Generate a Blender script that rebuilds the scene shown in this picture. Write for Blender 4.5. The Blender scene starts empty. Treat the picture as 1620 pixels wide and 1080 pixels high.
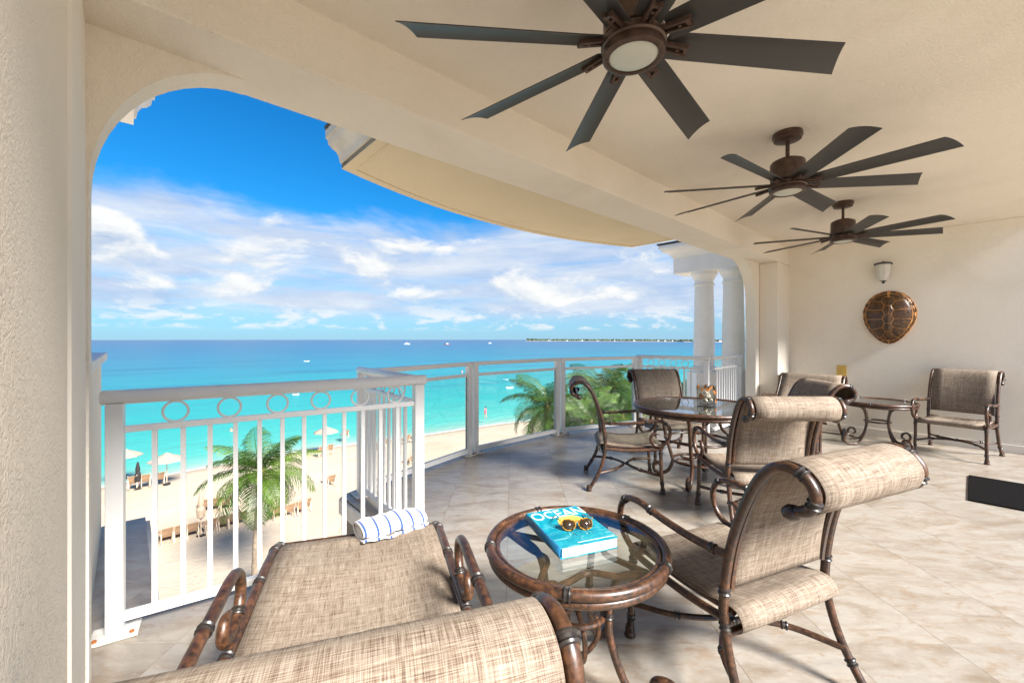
import bpy, bmesh, math, random
from mathutils import Vector, Matrix
random.seed(7)
R = math.radians
D = bpy.data
SC = bpy.context.scene
COL = SC.collection
CH = 1.34                                     # eye height above the terrace floor
# ------------------------------------------------------------------ camera
cam_d = D.cameras.new('camera')
cam = D.objects.new('camera', cam_d)
COL.objects.link(cam)
cam.location = (0, 0, CH)
cam.rotation_euler = (R(90), 0, 0)
cam_d.sensor_width = 36
cam_d.lens = 665 / 1620 * 36
cam_d.shift_y = -0.0018
cam_d.clip_start = 0.02
cam_d.clip_end = 60000
SC.camera = cam
# ------------------------------------------------------------------ world, sun, exposure
SUN_EL, SUN_AZ = 37.5, 134.5                  # azimuth clockwise from +Y, of where the sun stands
world = D.worlds.new('World')
SC.world = world
world.use_nodes = True


def sun_dir():
    e, a = R(SUN_EL), R(SUN_AZ)
    return Vector((math.sin(a) * math.cos(e), math.cos(a) * math.cos(e), math.sin(e)))


class NT:
    """small helper round a node tree"""
    def __init__(s, tree):
        s.t = tree
        s.n = tree.nodes
        s.l = tree.links

    def add(s, typ, **kw):
        n = s.n.new(typ)
        for k, v in kw.items():
            if k.startswith('i_'):
                key = k[2:]
                key = int(key) if key.isdigit() else key.replace('_', ' ')
                s.set(n, key, v)
            else:
                setattr(n, k, v)
        return n

    def set(s, n, key, v):
        if hasattr(v, 'is_output') or hasattr(v, 'outputs'):
            s.l.new(v.outputs[0] if hasattr(v, 'outputs') else v, n.inputs[key])
        else:
            n.inputs[key].default_value = v

    def math(s, op, a, b=None, c=None, clamp=False):
        n = s.n.new('ShaderNodeMath')
        n.operation = op
        n.use_clamp = clamp
        for i, v in enumerate((a, b, c)):
            if v is not None:
                s.set(n, i, v)
        return n.outputs[0]

    def mix(s, f, a, b, blend='MIX'):
        n = s.n.new('ShaderNodeMix')
        n.data_type = 'RGBA'
        n.blend_type = blend
        for i, v in ((0, f), (6, a), (7, b)):
            if isinstance(v, (tuple, list)) and len(v) == 3:
                v = (*v, 1)
            s.set(n, i, v)
        return n.outputs[2]

    def ramp(s, f, stops, interp='LINEAR'):
        n = s.n.new('ShaderNodeValToRGB')
        n.color_ramp.interpolation = interp
        el = n.color_ramp.elements
        while len(el) < len(stops):
            el.new(0.5)
        for e, (p, c) in zip(el, stops):
            e.position = p
            e.color = (*c, 1) if not isinstance(c, (int, float)) else (c, c, c, 1)
        s.set(n, 0, f)
        return n.outputs[0]

    def smooth(s, x, lo, hi, a=0.0, b=1.0):
        n = s.n.new('ShaderNodeMapRange')
        n.interpolation_type = 'SMOOTHSTEP'
        for i, v in enumerate((x, lo, hi, a, b)):
            s.set(n, i, v)
        return n.outputs[0]

    def noise(s, vec, scale, detail=4, rough=0.55, dist=0.0):
        n = s.add('ShaderNodeTexNoise')
        s.set(n, 'Vector', vec)
        s.set(n, 'Scale', scale)
        s.set(n, 'Detail', detail)
        s.set(n, 'Roughness', rough)
        s.set(n, 'Distortion', dist)
        return n.outputs[0]

    def mapping(s, vec, loc=(0, 0, 0), rot=(0, 0, 0), scale=(1, 1, 1)):
        n = s.add('ShaderNodeMapping')
        s.set(n, 0, vec)
        n.inputs[1].default_value = loc
        n.inputs[2].default_value = rot
        n.inputs[3].default_value = scale
        return n.outputs[0]


def build_world():
    T = NT(world.node_tree)
    T.n.clear()
    sky = T.add('ShaderNodeTexSky', sky_type='NISHITA')
    sky.sun_disc = False
    sky.sun_elevation = R(SUN_EL)
    sky.sun_rotation = R(SUN_AZ)
    sky.altitude = 0
    sky.air_density = 1.0
    sky.dust_density = 0.25
    sky.ozone_density = 2.5
    hs = T.add('ShaderNodeHueSaturation')
    T.set(hs, 'Color', sky)
    hs.inputs['Hue'].default_value = 0.487
    hs.inputs['Saturation'].default_value = 1.35
    geo = T.add('ShaderNodeTexCoord')
    d = geo.outputs['Generated']
    sep = T.add('ShaderNodeSeparateXYZ')
    T.set(sep, 0, d)
    z = sep.outputs[2]
    skyc = T.mix(1.0, hs.outputs[0], (0.30, 1.02, 1.45), 'MULTIPLY')
    hz = T.smooth(z, 0.26, -0.01)
    skyc = T.mix(T.math('MULTIPLY', hz, 0.75), skyc, (3.3, 4.9, 7.3))
    # a ragged sheet of thin stratus from a few degrees up to about sixteen
    ve = T.mapping(d, loc=(0.9, 0.3, 0.0), scale=(1.0, 1.0, 2.0))
    edge = T.noise(ve, 2.2, 5, 0.6, 0.4)
    top = T.math('ADD', 0.13, T.math('MULTIPLY', edge, 0.26))
    up = T.smooth(T.math('SUBTRACT', z, top), 0.035, -0.045)
    low = T.smooth(z, 0.028, 0.075)
    sheet = T.math('MULTIPLY', up, low)
    v2 = T.mapping(d, loc=(0.2, 0.4, 0.0), rot=(0, R(5), R(20)), scale=(1.0, 1.0, 7.5))
    n2 = T.noise(v2, 3.2, 8, 0.62, 0.5)
    cov = T.math('MULTIPLY', sheet, T.smooth(n2, 0.28, 0.60, 0.42, 0.96))
    tone = T.noise(T.mapping(d, loc=(2.2, 0.1, 0.3), scale=(1.0, 1.0, 5.0)), 4.0, 7, 0.6, 0.4)
    scol = T.ramp(tone, [(0.32, (3.5, 4.7, 6.8)), (0.48, (4.9, 5.7, 7.2)), (0.62, (6.1, 6.6, 7.5)), (0.76, (7.5, 7.6, 7.8))])
    c = T.mix(cov, skyc, scol)
    # heaped white tops standing in and over the sheet
    v1 = T.mapping(d, loc=(0.37, 0.12, 0.05), scale=(1.0, 1.0, 2.2))
    big = T.noise(v1, 2.6, 2, 0.5)
    n1 = T.noise(v1, 5.2, 10, 0.60, 0.30)
    v1u = T.mapping(d, loc=(0.37, 0.12, 0.05 + 0.05), scale=(1.0, 1.0, 2.2))
    n1u = T.noise(v1u, 5.2, 10, 0.60, 0.30)
    band = T.math('MULTIPLY', T.smooth(z, 0.05, 0.11), T.smooth(z, 0.31, 0.20))
    thr = T.math('SUBTRACT', 0.84, T.math('MULTIPLY', band, 0.405))
    thr = T.math('SUBTRACT', thr, T.math('MULTIPLY', T.math('SUBTRACT', big, 0.5), 0.6))
    dens = T.smooth(n1, thr, T.math('ADD', thr, 0.15))
    light = T.math('ADD', 0.62, T.math('MULTIPLY', T.math('SUBTRACT', n1, n1u), 3.6), clamp=True)
    ccol = T.ramp(light, [(0.0, (3.5, 4.5, 6.2)), (0.38, (5.3, 6.0, 7.1)), (0.66, (6.9, 7.2, 7.6)), (1.0, (8.0, 8.0, 8.0))])
    c = T.mix(T.math('MULTIPLY', dens, 0.95), c, ccol)
    # small puffs hugging the horizon
    v3 = T.mapping(d, loc=(1.3, 0.2, 0.0), scale=(1.0, 1.0, 3.0))
    n3 = T.noise(v3, 13.0, 7, 0.6, 0.2)
    puff = T.math('MULTIPLY', T.smooth(n3, 0.46, 0.60), T.math('MULTIPLY', T.smooth(z, 0.018, 0.030), T.smooth(z, 0.095, 0.05)))
    c = T.mix(T.math('MULTIPLY', puff, 0.8), c, (7.2, 7.5, 7.9))
    bg = T.add('ShaderNodeBackground')
    c = T.mix(1.0, c, (0.70, 0.70, 0.69), 'MULTIPLY')
    T.set(bg, 'Color', c)
    bg.inputs['Strength'].default_value = 0.05
    out = T.add('ShaderNodeOutputWorld')
    T.set(out, 0, bg)


build_world()
sl = D.lights.new('sun', 'SUN')
sl.energy = 4.5
sl.angle = R(18.0)                        # softened by thin cloud: the photograph's shadows have wide soft edges
sl.color = (1.0, 0.95, 0.875)
sun = D.objects.new('sun', sl)
COL.objects.link(sun)
sun.rotation_euler = sun_dir().to_track_quat('Z', 'Y').to_euler()
sun.location = (0, -20, 40)
vs = SC.view_settings
SC.display_settings.display_device = 'sRGB'
vs.view_transform = 'Standard'
vs.look = 'None'
vs.exposure = 1.86
vs.gamma = 1
vs.use_curve_mapping = False
SC.cycles.max_bounces = 10
SC.cycles.diffuse_bounces = 6
SC.cycles.transparent_max_bounces = 16
SC.cycles.caustics_reflective = False
SC.cycles.caustics_refractive = False
SC.cycles.sample_clamp_indirect = 6

# ------------------------------------------------------------------ terrace axes: u along the beam, v towards the sea
TH = R(47.55)
SU, CU = math.sin(TH), math.cos(TH)


def W(u, v, z=0.0):
    return Vector((u * SU - v * CU, u * CU + v * SU, z))


U_ANG = math.atan2(CU, SU)                    # angle of +u from +X


# ------------------------------------------------------------------ mesh helpers
class MB:
    def __init__(s):
        s.v, s.f, s.uv = [], [], {}

    def add(s, verts, faces, uvs=None):
        o = len(s.v)
        s.v += [Vector(p) for p in verts]
        for i, f in enumerate(faces):
            if uvs:
                s.uv[len(s.f)] = [uvs[k] for k in f]
            s.f.append(tuple(o + k for k in f))
        return s

    def box(s, c, size, M=None, taper=1.0):
        x, y, z = (a / 2 for a in size)
        vs_ = []
        for dz in (-1, 1):
            k = taper if dz > 0 else 1.0
            for dx, dy in ((-1, -1), (1, -1), (1, 1), (-1, 1)):
                p = Vector((dx * x * k, dy * y * k, dz * z))
                vs_.append((M @ p if M else p) + Vector(c))
        return s.add(vs_, [(3, 2, 1, 0), (4, 5, 6, 7), (0, 1, 5, 4), (1, 2, 6, 5), (2, 3, 7, 6), (3, 0, 4, 7)])

    def bar(s, p, q, w, h, up=Vector((0, 0, 1))):
        p, q = Vector(p), Vector(q)
        d = (q - p)
        L = d.length
        d.normalize()
        side = d.cross(up)
        if side.length < 1e-4:
            side = Vector((1, 0, 0))
        side.normalize()
        n = side.cross(d)
        M = Matrix((d, side, n)).transposed()
        return s.box((p + q) / 2, (L, w, h), M)

    def tube(s, pts, r, seg=10, closed=False, cap=True):
        pts = [Vector(p) for p in pts]
        n = len(pts)
        rr = r if isinstance(r, (list, tuple)) else [r] * n
        tang = []
        for i in range(n):
            a = pts[i - 1] if (i > 0 or closed) else pts[i]
            b = pts[(i + 1) % n] if (i < n - 1 or closed) else pts[i]
            tang.append((b - a).normalized())
        ref = Vector((0, 0, 1)) if abs(tang[0].z) < 0.9 else Vector((1, 0, 0))
        nrm = (ref - tang[0] * ref.dot(tang[0])).normalized()
        vs_ = []
        for i in range(n):
            nrm = nrm - tang[i] * nrm.dot(tang[i])
            nrm.normalize()
            b = tang[i].cross(nrm)
            for k in range(seg):
                a = 2 * math.pi * k / seg
                vs_.append(pts[i] + (nrm * math.cos(a) + b * math.sin(a)) * rr[i])
        fs = []
        for i in range(n if closed else n - 1):
            j = (i + 1) % n
            for k in range(seg):
                k2 = (k + 1) % seg
                fs.append((i * seg + k, i * seg + k2, j * seg + k2, j * seg + k))
        if cap and not closed:
            fs.append(tuple(reversed(range(seg))))
            fs.append(tuple(range((n - 1) * seg, n * seg)))
        return s.add(vs_, fs)

    def lathe(s, prof, c=(0, 0, 0), seg=24, M=None):
        vs_, fs = [], []
        m = len(prof)
        for k in range(seg):
            a = 2 * math.pi * k / seg
            for r, z in prof:
                p = Vector((r * math.cos(a), r * math.sin(a), z))
                vs_.append((M @ p if M else p) + Vector(c))
        for k in range(seg):
            k2 = (k + 1) % seg
            for i in range(m - 1):
                fs.append((k * m + i, k2 * m + i, k2 * m + i + 1, k * m + i + 1))
        if prof[0][0] > 1e-5:
            fs.append(tuple(k * m for k in reversed(range(seg))))
        if prof[-1][0] > 1e-5:
            fs.append(tuple(k * m + m - 1 for k in range(seg)))
        return s.add(vs_, fs)

    def prism(s, poly, z0, z1):
        n = len(poly)
        vs_ = [(p[0], p[1], z0) for p in poly] + [(p[0], p[1], z1) for p in poly]
        fs = [tuple(reversed(range(n))), tuple(range(n, 2 * n))]
        fs += [(i, (i + 1) % n, n + (i + 1) % n, n + i) for i in range(n)]
        return s.add(vs_, fs)

    def sheet(s, rows, us=None, vs_=None):
        """grid of points with uv in metres"""
        m, n = len(rows), len(rows[0])
        P = [Vector(p) for r in rows for p in r]
        uvs = []
        vl = 0
        for i in range(m):
            if i:
                vl += (Vector(rows[i][n // 2]) - Vector(rows[i - 1][n // 2])).length
            ul = 0
            for j in range(n):
                if j:
                    ul += (Vector(rows[i][j]) - Vector(rows[i][j - 1])).length
                uvs.append((ul, vl))
        fs = [(i * n + j, i * n + j + 1, (i + 1) * n + j + 1, (i + 1) * n + j) for i in range(m - 1) for j in range(n - 1)]
        return s.add(P, fs, uvs)

    def mesh(s, name, smooth=40, recalc=True):
        me = D.meshes.new(name)
        me.from_pydata([tuple(p) for p in s.v], [], s.f)
        if s.uv:
            uvl = me.uv_layers.new(name='UVMap')
            for p in me.polygons:
                u = s.uv.get(p.index)
                if u:
                    for li, c in zip(p.loop_indices, u):
                        uvl.data[li].uv = c
        if recalc:
            bm = bmesh.new()
            bm.from_mesh(me)
            bmesh.ops.remove_doubles(bm, verts=bm.verts, dist=1e-6)
            bmesh.ops.recalc_face_normals(bm, faces=bm.faces)
            bm.to_mesh(me)
            bm.free()
        if smooth:
            me.shade_smooth()
            me.set_sharp_from_angle(angle=R(smooth))
        me.update()
        return me

    def build(s, name, mat, parent=None, smooth=40, solid=0, bevel=0):
        me = s.mesh(name, smooth)
        if mat:
            me.materials.append(mat)
        o = D.objects.new(name, me)
        COL.objects.link(o)
        if parent:
            o.parent = parent
        if solid:
            md = o.modifiers.new('solid', 'SOLIDIFY')
            md.thickness = solid
            md.offset = 0
        if bevel:
            md = o.modifiers.new('bevel', 'BEVEL')
            md.width = bevel
            md.segments = 2
            md.limit_method = 'ANGLE'
            md.angle_limit = R(50)
        return o


def crom(pts, k=6, closed=False):
    P = [Vector(p) for p in pts]
    n = len(P)
    out = []
    for i in range(n if closed else n - 1):
        p0 = P[i - 1] if (i > 0 or closed) else P[i] * 2 - P[i + 1]
        p1, p2 = P[i], P[(i + 1) % n]
        p3 = P[(i + 2) % n] if (i + 2 < n or closed) else p2 * 2 - p1
        for j in range(k):
            t = j / k
            out.append(0.5 * ((2 * p1) + (p2 - p0) * t + (2 * p0 - 5 * p1 + 4 * p2 - p3) * t * t + (3 * p1 - p0 - 3 * p2 + p3) * t ** 3))
    if not closed:
        out.append(P[-1])
    return out


def tag(o, label=None, cat=None, group=None, kind=None):
    for k, v in (('label', label), ('category', cat), ('group', group), ('kind', kind)):
        if v:
            o[k] = v
    return o


def thing(name, label, cat, loc=(0, 0, 0), rz=0.0, group=None):
    o = D.objects.new(name, None)
    o.empty_display_size = 0.1
    COL.objects.link(o)
    o.location = loc
    o.rotation_euler = (0, 0, rz)
    return tag(o, label, cat, group)


def copy_tree(o, parent=None):
    c = o.copy()
    COL.objects.link(c)
    if parent:
        c.parent = parent
    for ch in [x for x in D.objects if x.parent == o]:
        copy_tree(ch, c)
    return c


def dup(o, label, loc, rz):
    c = copy_tree(o)
    c.location = loc
    c.rotation_euler = (0, 0, rz)
    c['label'] = label
    return c


# ------------------------------------------------------------------ materials
def new_mat(name):
    m = D.materials.new(name)
    m.use_nodes = True
    T = NT(m.node_tree)
    b = T.n['Principled BSDF']
    return m, T, b


def bump(T, b, h, strength, dist):
    n = T.add('ShaderNodeBump')
    n.inputs['Strength'].default_value = strength
    n.inputs['Distance'].default_value = dist
    T.set(n, 'Height', h)
    T.l.new(n.outputs[0], b.inputs['Normal'])
    return n


def simple(name, col, rough=0.5, metal=0.0, var=0.12, scale=8, spec=None, bumpd=0.0, bscale=60):
    m, T, b = new_mat(name)
    tc = T.add('ShaderNodeTexCoord').outputs['Object']
    n = T.noise(tc, scale, 5)
    lo = tuple(c * (1 - var) for c in col)
    hi = tuple(min(1, c * (1 + var)) for c in col)
    T.set(b, 'Base Color', T.ramp(n, [(0.3, lo), (0.7, hi)]))
    T.set(b, 'Roughness', T.math('ADD', rough - 0.06, T.math('MULTIPLY', n, 0.12)))
    b.inputs['Metallic'].default_value = metal
    if spec is not None:
        b.inputs['Specular IOR Level'].default_value = spec
    if bumpd:
        bump(T, b, T.noise(tc, bscale, 4), 0.5, bumpd)
    return m


def stucco(name, col, dist=0.004, scale=26, strength=0.5):
    m, T, b = new_mat(name)
    tc = T.add('ShaderNodeTexCoord').outputs['Object']
    big = T.noise(tc, 0.9, 6, 0.6, 0.4)
    c = T.ramp(big, [(0.28, tuple(x * k for x, k in zip(col, (0.91, 0.90, 0.87)))), (0.5, col), (0.75, tuple(min(1, x * 1.03) for x in col))])
    fine = T.noise(tc, 140, 2)
    c = T.mix(T.smooth(fine, 0.35, 0.65, 0.0, 0.10), c, tuple(x * 0.75 for x in col))
    T.set(b, 'Base Color', c)
    b.inputs['Roughness'].default_value = 0.85
    b.inputs['Specular IOR Level'].default_value = 0.2
    # wormy trowelled relief: the band round the middle value of a distorted noise makes ridges
    a = T.noise(tc, scale, 3, 0.5, 1.4)
    ridge = T.smooth(T.math('ABSOLUTE', T.math('SUBTRACT', a, 0.5)), 0.0, 0.09)
    h = T.math('ADD', T.math('MULTIPLY', ridge, 0.6), T.math('MULTIPLY', T.noise(tc, scale * 4, 4), 0.7))
    bump(T, b, h, strength, dist)
    return m


def mat_tile():
    m, T, b = new_mat('travertine_tile')
    oi = T.add('ShaderNodeObjectInfo')
    tc = T.add('ShaderNodeTexCoord').outputs['Object']
    off = T.add('ShaderNodeCombineXYZ')
    T.set(off, 0, T.math('MULTIPLY', oi.outputs['Random'], 37.0))
    T.set(off, 1, T.math('MULTIPLY', oi.outputs['Random'], 11.0))
    va = T.add('ShaderNodeVectorMath', operation='ADD')
    T.set(va, 0, tc)
    T.set(va, 1, off)
    v = T.mapping(va.outputs[0], rot=(0, 0, R(28)), scale=(1.0, 2.4, 1.0))
    n1 = T.noise(v, 2.6, 7, 0.62, 0.7)
    n2 = T.noise(v, 7.0, 9, 0.70, 0.9)
    c = T.ramp(n1, [(0.30, (0.182, 0.144, 0.108)), (0.44, (0.240, 0.208, 0.172)), (0.57, (0.290, 0.264, 0.230)), (0.66, (0.268, 0.246, 0.217)), (0.78, (0.205, 0.188, 0.170))])
    c = T.mix(T.smooth(n2, 0.50, 0.66, 0, 0.7), c, (0.215, 0.152, 0.100))
    c = T.mix(T.smooth(T.noise(v, 22, 6, 0.7), 0.5, 0.72, 0, 0.45), c, (0.365, 0.338, 0.295))
    br = T.math('ADD', 0.96, T.math('MULTIPLY', oi.outputs['Random'], 0.07))
    mul = T.add('ShaderNodeVectorMath', operation='SCALE')
    T.set(mul, 0, c)
    T.set(mul, 3, br)
    T.set(b, 'Base Color', mul.outputs[0])
    T.set(b, 'Roughness', T.math('ADD', 0.23, T.math('MULTIPLY', n2, 0.22)))
    bump(T, b, n2, 0.15, 0.002)
    return m


def mat_bronze(name='burnished_bronze', dark=(0.013, 0.006, 0.004), rust=(0.092, 0.036, 0.013), amt=1.0):
    m, T, b = new_mat(name)
    tc = T.add('ShaderNodeTexCoord').outputs['Object']
    n = T.noise(tc, 55, 5, 0.62, 0.3)
    n2 = T.noise(tc, 11, 3)
    f = T.math('ADD', T.math('MULTIPLY', n, 0.75), T.math('MULTIPLY', n2, 0.35))
    c = T.ramp(f, [(0.42, dark), (0.55, tuple(a * 0.6 + r * 0.4 * amt for a, r in zip(dark, rust))), (0.70, tuple(a + r * amt for a, r in zip(dark, rust)))])
    T.set(b, 'Base Color', c)
    T.set(b, 'Roughness', T.math('ADD', 0.27, T.math('MULTIPLY', n, 0.30)))
    b.inputs['Coat Weight'].default_value = 0.2
    b.inputs['Coat Roughness'].default_value = 0.15
    bump(T, b, n, 0.15, 0.001)
    return m


def mat_fabric(name='woven_sling', tint=0.50):
    m, T, b = new_mat(name)
    uv = T.add('ShaderNodeTexCoord').outputs['UV']
    w1 = T.noise(T.mapping(uv, scale=(520, 16, 1)), 1.0, 2, 0.6)
    w2 = T.noise(T.mapping(uv, loc=(3, 7, 0), scale=(16, 520, 1)), 1.0, 2, 0.6)
    w3 = T.noise(T.mapping(uv, loc=(9, 2, 0), scale=(60, 3, 1)), 1.0, 2, 0.6)
    w4 = T.noise(T.mapping(uv, loc=(1, 5, 0), scale=(3, 70, 1)), 1.0, 2, 0.6)
    f = T.math('ADD', T.math('MULTIPLY', w1, 0.42), T.math('MULTIPLY', w2, 0.42))
    f = T.math('ADD', f, T.math('MULTIPLY', T.math('ADD', w3, w4), 0.16))
    k = tint
    c = T.ramp(f, [(0.365, (0.042 * k, 0.026 * k, 0.019 * k)), (0.475, (0.175 * k, 0.116 * k, 0.082 * k)),
                   (0.555, (0.335 * k, 0.255 * k, 0.19 * k)), (0.67, (0.56 * k, 0.475 * k, 0.385 * k))])
    T.set(b, 'Base Color', c)
    b.inputs['Roughness'].default_value = 0.75
    b.inputs['Specular IOR Level'].default_value = 0.25
    bump(T, b, f, 0.4, 0.0015)
    return m


def mat_thin_glass(name, tint=(0.97, 0.985, 0.98), rough=0.0, k=1.0):
    m, T, b = new_mat(name)
    T.n.remove(b)
    tr = T.add('ShaderNodeBsdfTransparent')
    tr.inputs[0].default_value = (*tint, 1)
    gl = T.add('ShaderNodeBsdfGlossy')
    gl.inputs['Roughness'].default_value = rough
    fr = T.add('ShaderNodeLayerWeight')
    fr.inputs['Blend'].default_value = 0.5
    f5 = T.math('POWER', fr.outputs['Facing'], 5.0)
    f = T.math('MULTIPLY', T.math('ADD', 0.03, T.math('MULTIPLY', f5, 0.9)), k, clamp=True)
    mx = T.add('ShaderNodeMixShader')
    T.set(mx, 0, f)
    T.set(mx, 1, tr)
    T.set(mx, 2, gl)
    T.l.new(mx.outputs[0], T.n['Material Output'].inputs[0])
    return m


def mat_sand():
    m, T, b = new_mat('pale_sand')
    tc = T.add('ShaderNodeTexCoord').outputs['Object']
    n = T.noise(tc, 0.25, 5)
    n2 = T.noise(tc, 1.7, 6, 0.65)
    c = T.ramp(n, [(0.3, (0.40, 0.325, 0.24)), (0.7, (0.47, 0.39, 0.30))])
    c = T.mix(T.smooth(n2, 0.52, 0.72, 0, 0.4), c, (0.47, 0.36, 0.255))
    gz = T.add('ShaderNodeSeparateXYZ')
    T.set(gz, 0, T.add('ShaderNodeNewGeometry').outputs['Position'])
    zz = T.math('ADD', gz.outputs[2], T.math('MULTIPLY', n2, 0.10))
    c = T.mix(T.smooth(zz, CH - 11.7 - 0.30, CH - 11.7 - 0.48, 0.0, 0.75), c, (0.27, 0.215, 0.155))
    lit = T.noise(tc, 2.6, 3, 0.6, 1.0)
    c = T.mix(T.math('MULTIPLY', T.smooth(lit, 0.66, 0.72), 0.5), c, (0.20, 0.15, 0.10))
    T.set(b, 'Base Color', c)
    b.inputs['Roughness'].default_value = 0.95
    b.inputs['Specular IOR Level'].default_value = 0.1
    bump(T, b, T.math('ADD', n2, T.math('MULTIPLY', T.noise(tc, 7, 4), 0.4)), 0.8, 0.12)
    return m


def mat_sea():
    """colour follows the distance from the shoreline (depth over the sand), object +Y points out to sea"""
    m, T, b = new_mat('clear_shallow_sea')
    tc = T.add('ShaderNodeTexCoord').outputs['Object']
    sep = T.add('ShaderNodeSeparateXYZ')
    T.set(sep, 0, tc)
    n0 = T.noise(T.mapping(tc, scale=(0.006, 0.02, 1)), 1.0, 4, 0.6)
    sx = sep.outputs[0]
    off = T.math('ADD', T.math('MULTIPLY', T.math('SINE', T.math('ADD', T.math('MULTIPLY', sx, 0.075), 0.4)), 1.2), T.math('MULTIPLY', T.math('SINE', T.math('MULTIPLY', sx, 0.21)), 0.5))
    q = T.math('MINIMUM', T.math('SUBTRACT', sx, 20.0), 0.0)
    off = T.math('SUBTRACT', off, T.math('MULTIPLY', T.math('MULTIPLY', q, q), 0.0009))
    q = T.math('MINIMUM', T.math('MAXIMUM', T.math('SUBTRACT', sx, 20.0), 0.0), 140.0)
    off = T.math('SUBTRACT', off, T.math('MULTIPLY', T.math('MULTIPLY', q, q), 0.00036))
    td = T.math('SUBTRACT', sep.outputs[1], off)
    y = T.math('MULTIPLY', td, T.math('ADD', 0.60, T.math('MULTIPLY', n0, 0.8)))
    f = T.math('DIVIDE', T.math('LOGARITHM', T.math('MAXIMUM', y, 1.0), 10.0), 4.0)
    c = T.ramp(f, [(0.0, (0.26, 0.36, 0.29)), (0.20, (0.055, 0.315, 0.268)), (0.37, (0.010, 0.250, 0.240)), (0.46, (0.004, 0.200, 0.228)),
                   (0.54, (0.006, 0.145, 0.220)), (0.67, (0.012, 0.095, 0.195)), (0.78, (0.020, 0.078, 0.182)), (0.92, (0.034, 0.070, 0.165))])
    n1 = T.noise(T.mapping(tc, rot=(0, 0, R(8)), scale=(0.012, 0.055, 1)), 1.0, 6, 0.6, 0.3)
    far = T.smooth(f, 0.34, 0.52)
    c = T.mix(T.math('MULTIPLY', T.smooth(n1, 0.49, 0.64), T.math('MULTIPLY', far, 0.65)), c, (0.004, 0.075, 0.150))
    n2 = T.noise(T.mapping(tc, scale=(0.35, 1.0, 1)), 1.0, 6, 0.65)
    c = T.mix(T.smooth(n2, 0.35, 0.7, 0, 0.16), c, (0.08, 0.33, 0.33))
    fn = T.noise(T.mapping(tc, scale=(0.35, 1.1, 1)), 1.0, 5, 0.65)
    lim = T.math('ADD', 0.15, T.math('MULTIPLY', fn, 1.5))
    foam = T.math('MULTIPLY', T.smooth(td, lim, T.math('SUBTRACT', lim, 0.25)), 0.8)
    c = T.mix(foam, c, (0.50, 0.52, 0.50))
    T.set(b, 'Base Color', c)
    b.inputs['Roughness'].default_value = 0.30
    b.inputs['IOR'].default_value = 1.33
    b.inputs['Specular IOR Level'].default_value = 0.13
    h = T.math('ADD', T.noise(T.mapping(tc, scale=(0.5, 1.4, 1)), 1.0, 6, 0.6), T.math('MULTIPLY', T.noise(T.mapping(tc, scale=(0.06, 0.16, 1)), 1.0, 3), 2.0))
    bump(T, b, h, 0.6, 0.40)
    return m


def mat_leaf(name, a, bcol):
    m, T, b = new_mat(name)
    tc = T.add('ShaderNodeTexCoord').outputs['Object']
    oi = T.add('ShaderNodeObjectInfo')
    n = T.noise(tc, 3.5, 4)
    f = T.math('ADD', T.math('MULTIPLY', n, 0.6), T.math('MULTIPLY', oi.outputs['Random'], 0.4))
    T.set(b, 'Base Color', T.ramp(f, [(0.25, a), (0.7, bcol)]))
    b.inputs['Roughness'].default_value = 0.45
    tl = T.add('ShaderNodeBsdfTranslucent')
    T.set(tl, 0, T.mix(0.5, a, bcol))
    mx = T.add('ShaderNodeMixShader')
    mx.inputs[0].default_value = 0.25
    T.l.new(b.outputs[0], mx.inputs[1])
    T.l.new(tl.outputs[0], mx.inputs[2])
    T.l.new(mx.outputs[0], T.n['Material Output'].inputs[0])
    return m


def mat_stripes():
    m, T, b = new_mat('striped_towelling')
    uv = T.add('ShaderNodeTexCoord').outputs['UV']
    sep = T.add('ShaderNodeSeparateXYZ')
    T.set(sep, 0, uv)
    fr = T.math('FRACT', T.math('MULTIPLY', T.math('ADD', sep.outputs[0], 0.018), 1 / 0.058))
    d = T.math('ABSOLUTE', T.math('SUBTRACT', fr, 0.5))
    s = T.smooth(d, 0.105, 0.085)
    T.set(b, 'Base Color', T.mix(s, (0.66, 0.655, 0.64), (0.020, 0.065, 0.26)))
    b.inputs['Roughness'].default_value = 0.95
    b.inputs['Sheen Weight'].default_value = 0.3
    h = T.noise(T.mapping(uv, scale=(260, 260, 1)), 1.0, 3)
    bump(T, b, h, 0.7, 0.002)
    return m


M = {}
M['stucco'] = stucco('cream_stucco', (0.80, 0.745, 0.655))
M['stucco_near'] = stucco('cream_trowelled_stucco', (0.80, 0.715, 0.595), dist=0.003, scale=38, strength=0.55)
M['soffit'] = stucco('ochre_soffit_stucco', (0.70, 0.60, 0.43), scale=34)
M['smooth_plaster'] = simple('smooth_cream_plaster', (0.78, 0.72, 0.63), 0.8, var=0.04, scale=2, spec=0.2)
M['white_stone'] = simple('white_painted_stone', (0.82, 0.81, 0.79), 0.7, var=0.06, scale=3, spec=0.2, bumpd=0.002, bscale=90)
M['cream_trim'] = simple('weathered_cream_trim', (0.60, 0.55, 0.46), 0.8, var=0.12, scale=5, spec=0.2, bumpd=0.002, bscale=70)
M['slate_trim'] = simple('dark_flashing', (0.06, 0.055, 0.05), 0.5)
M['paint'] = simple('white_powder_coat', (0.78, 0.775, 0.76), 0.32, var=0.03, scale=4)
M['plate'] = simple('worn_white_plate', (0.62, 0.60, 0.56), 0.6, var=0.2, scale=30)
M['rust'] = simple('rust_stain', (0.32, 0.10, 0.02), 0.8)
M['tile'] = mat_tile()
M['grout'] = simple('grey_grout', (0.17, 0.15, 0.125), 0.9)
M['slab_edge'] = simple('painted_slab_edge', (0.55, 0.54, 0.52), 0.8)
M['bronze'] = mat_bronze()
M['bronze_dark'] = mat_bronze('dark_bronze', (0.012, 0.007, 0.006), (0.05, 0.018, 0.009), 0.8)
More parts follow.
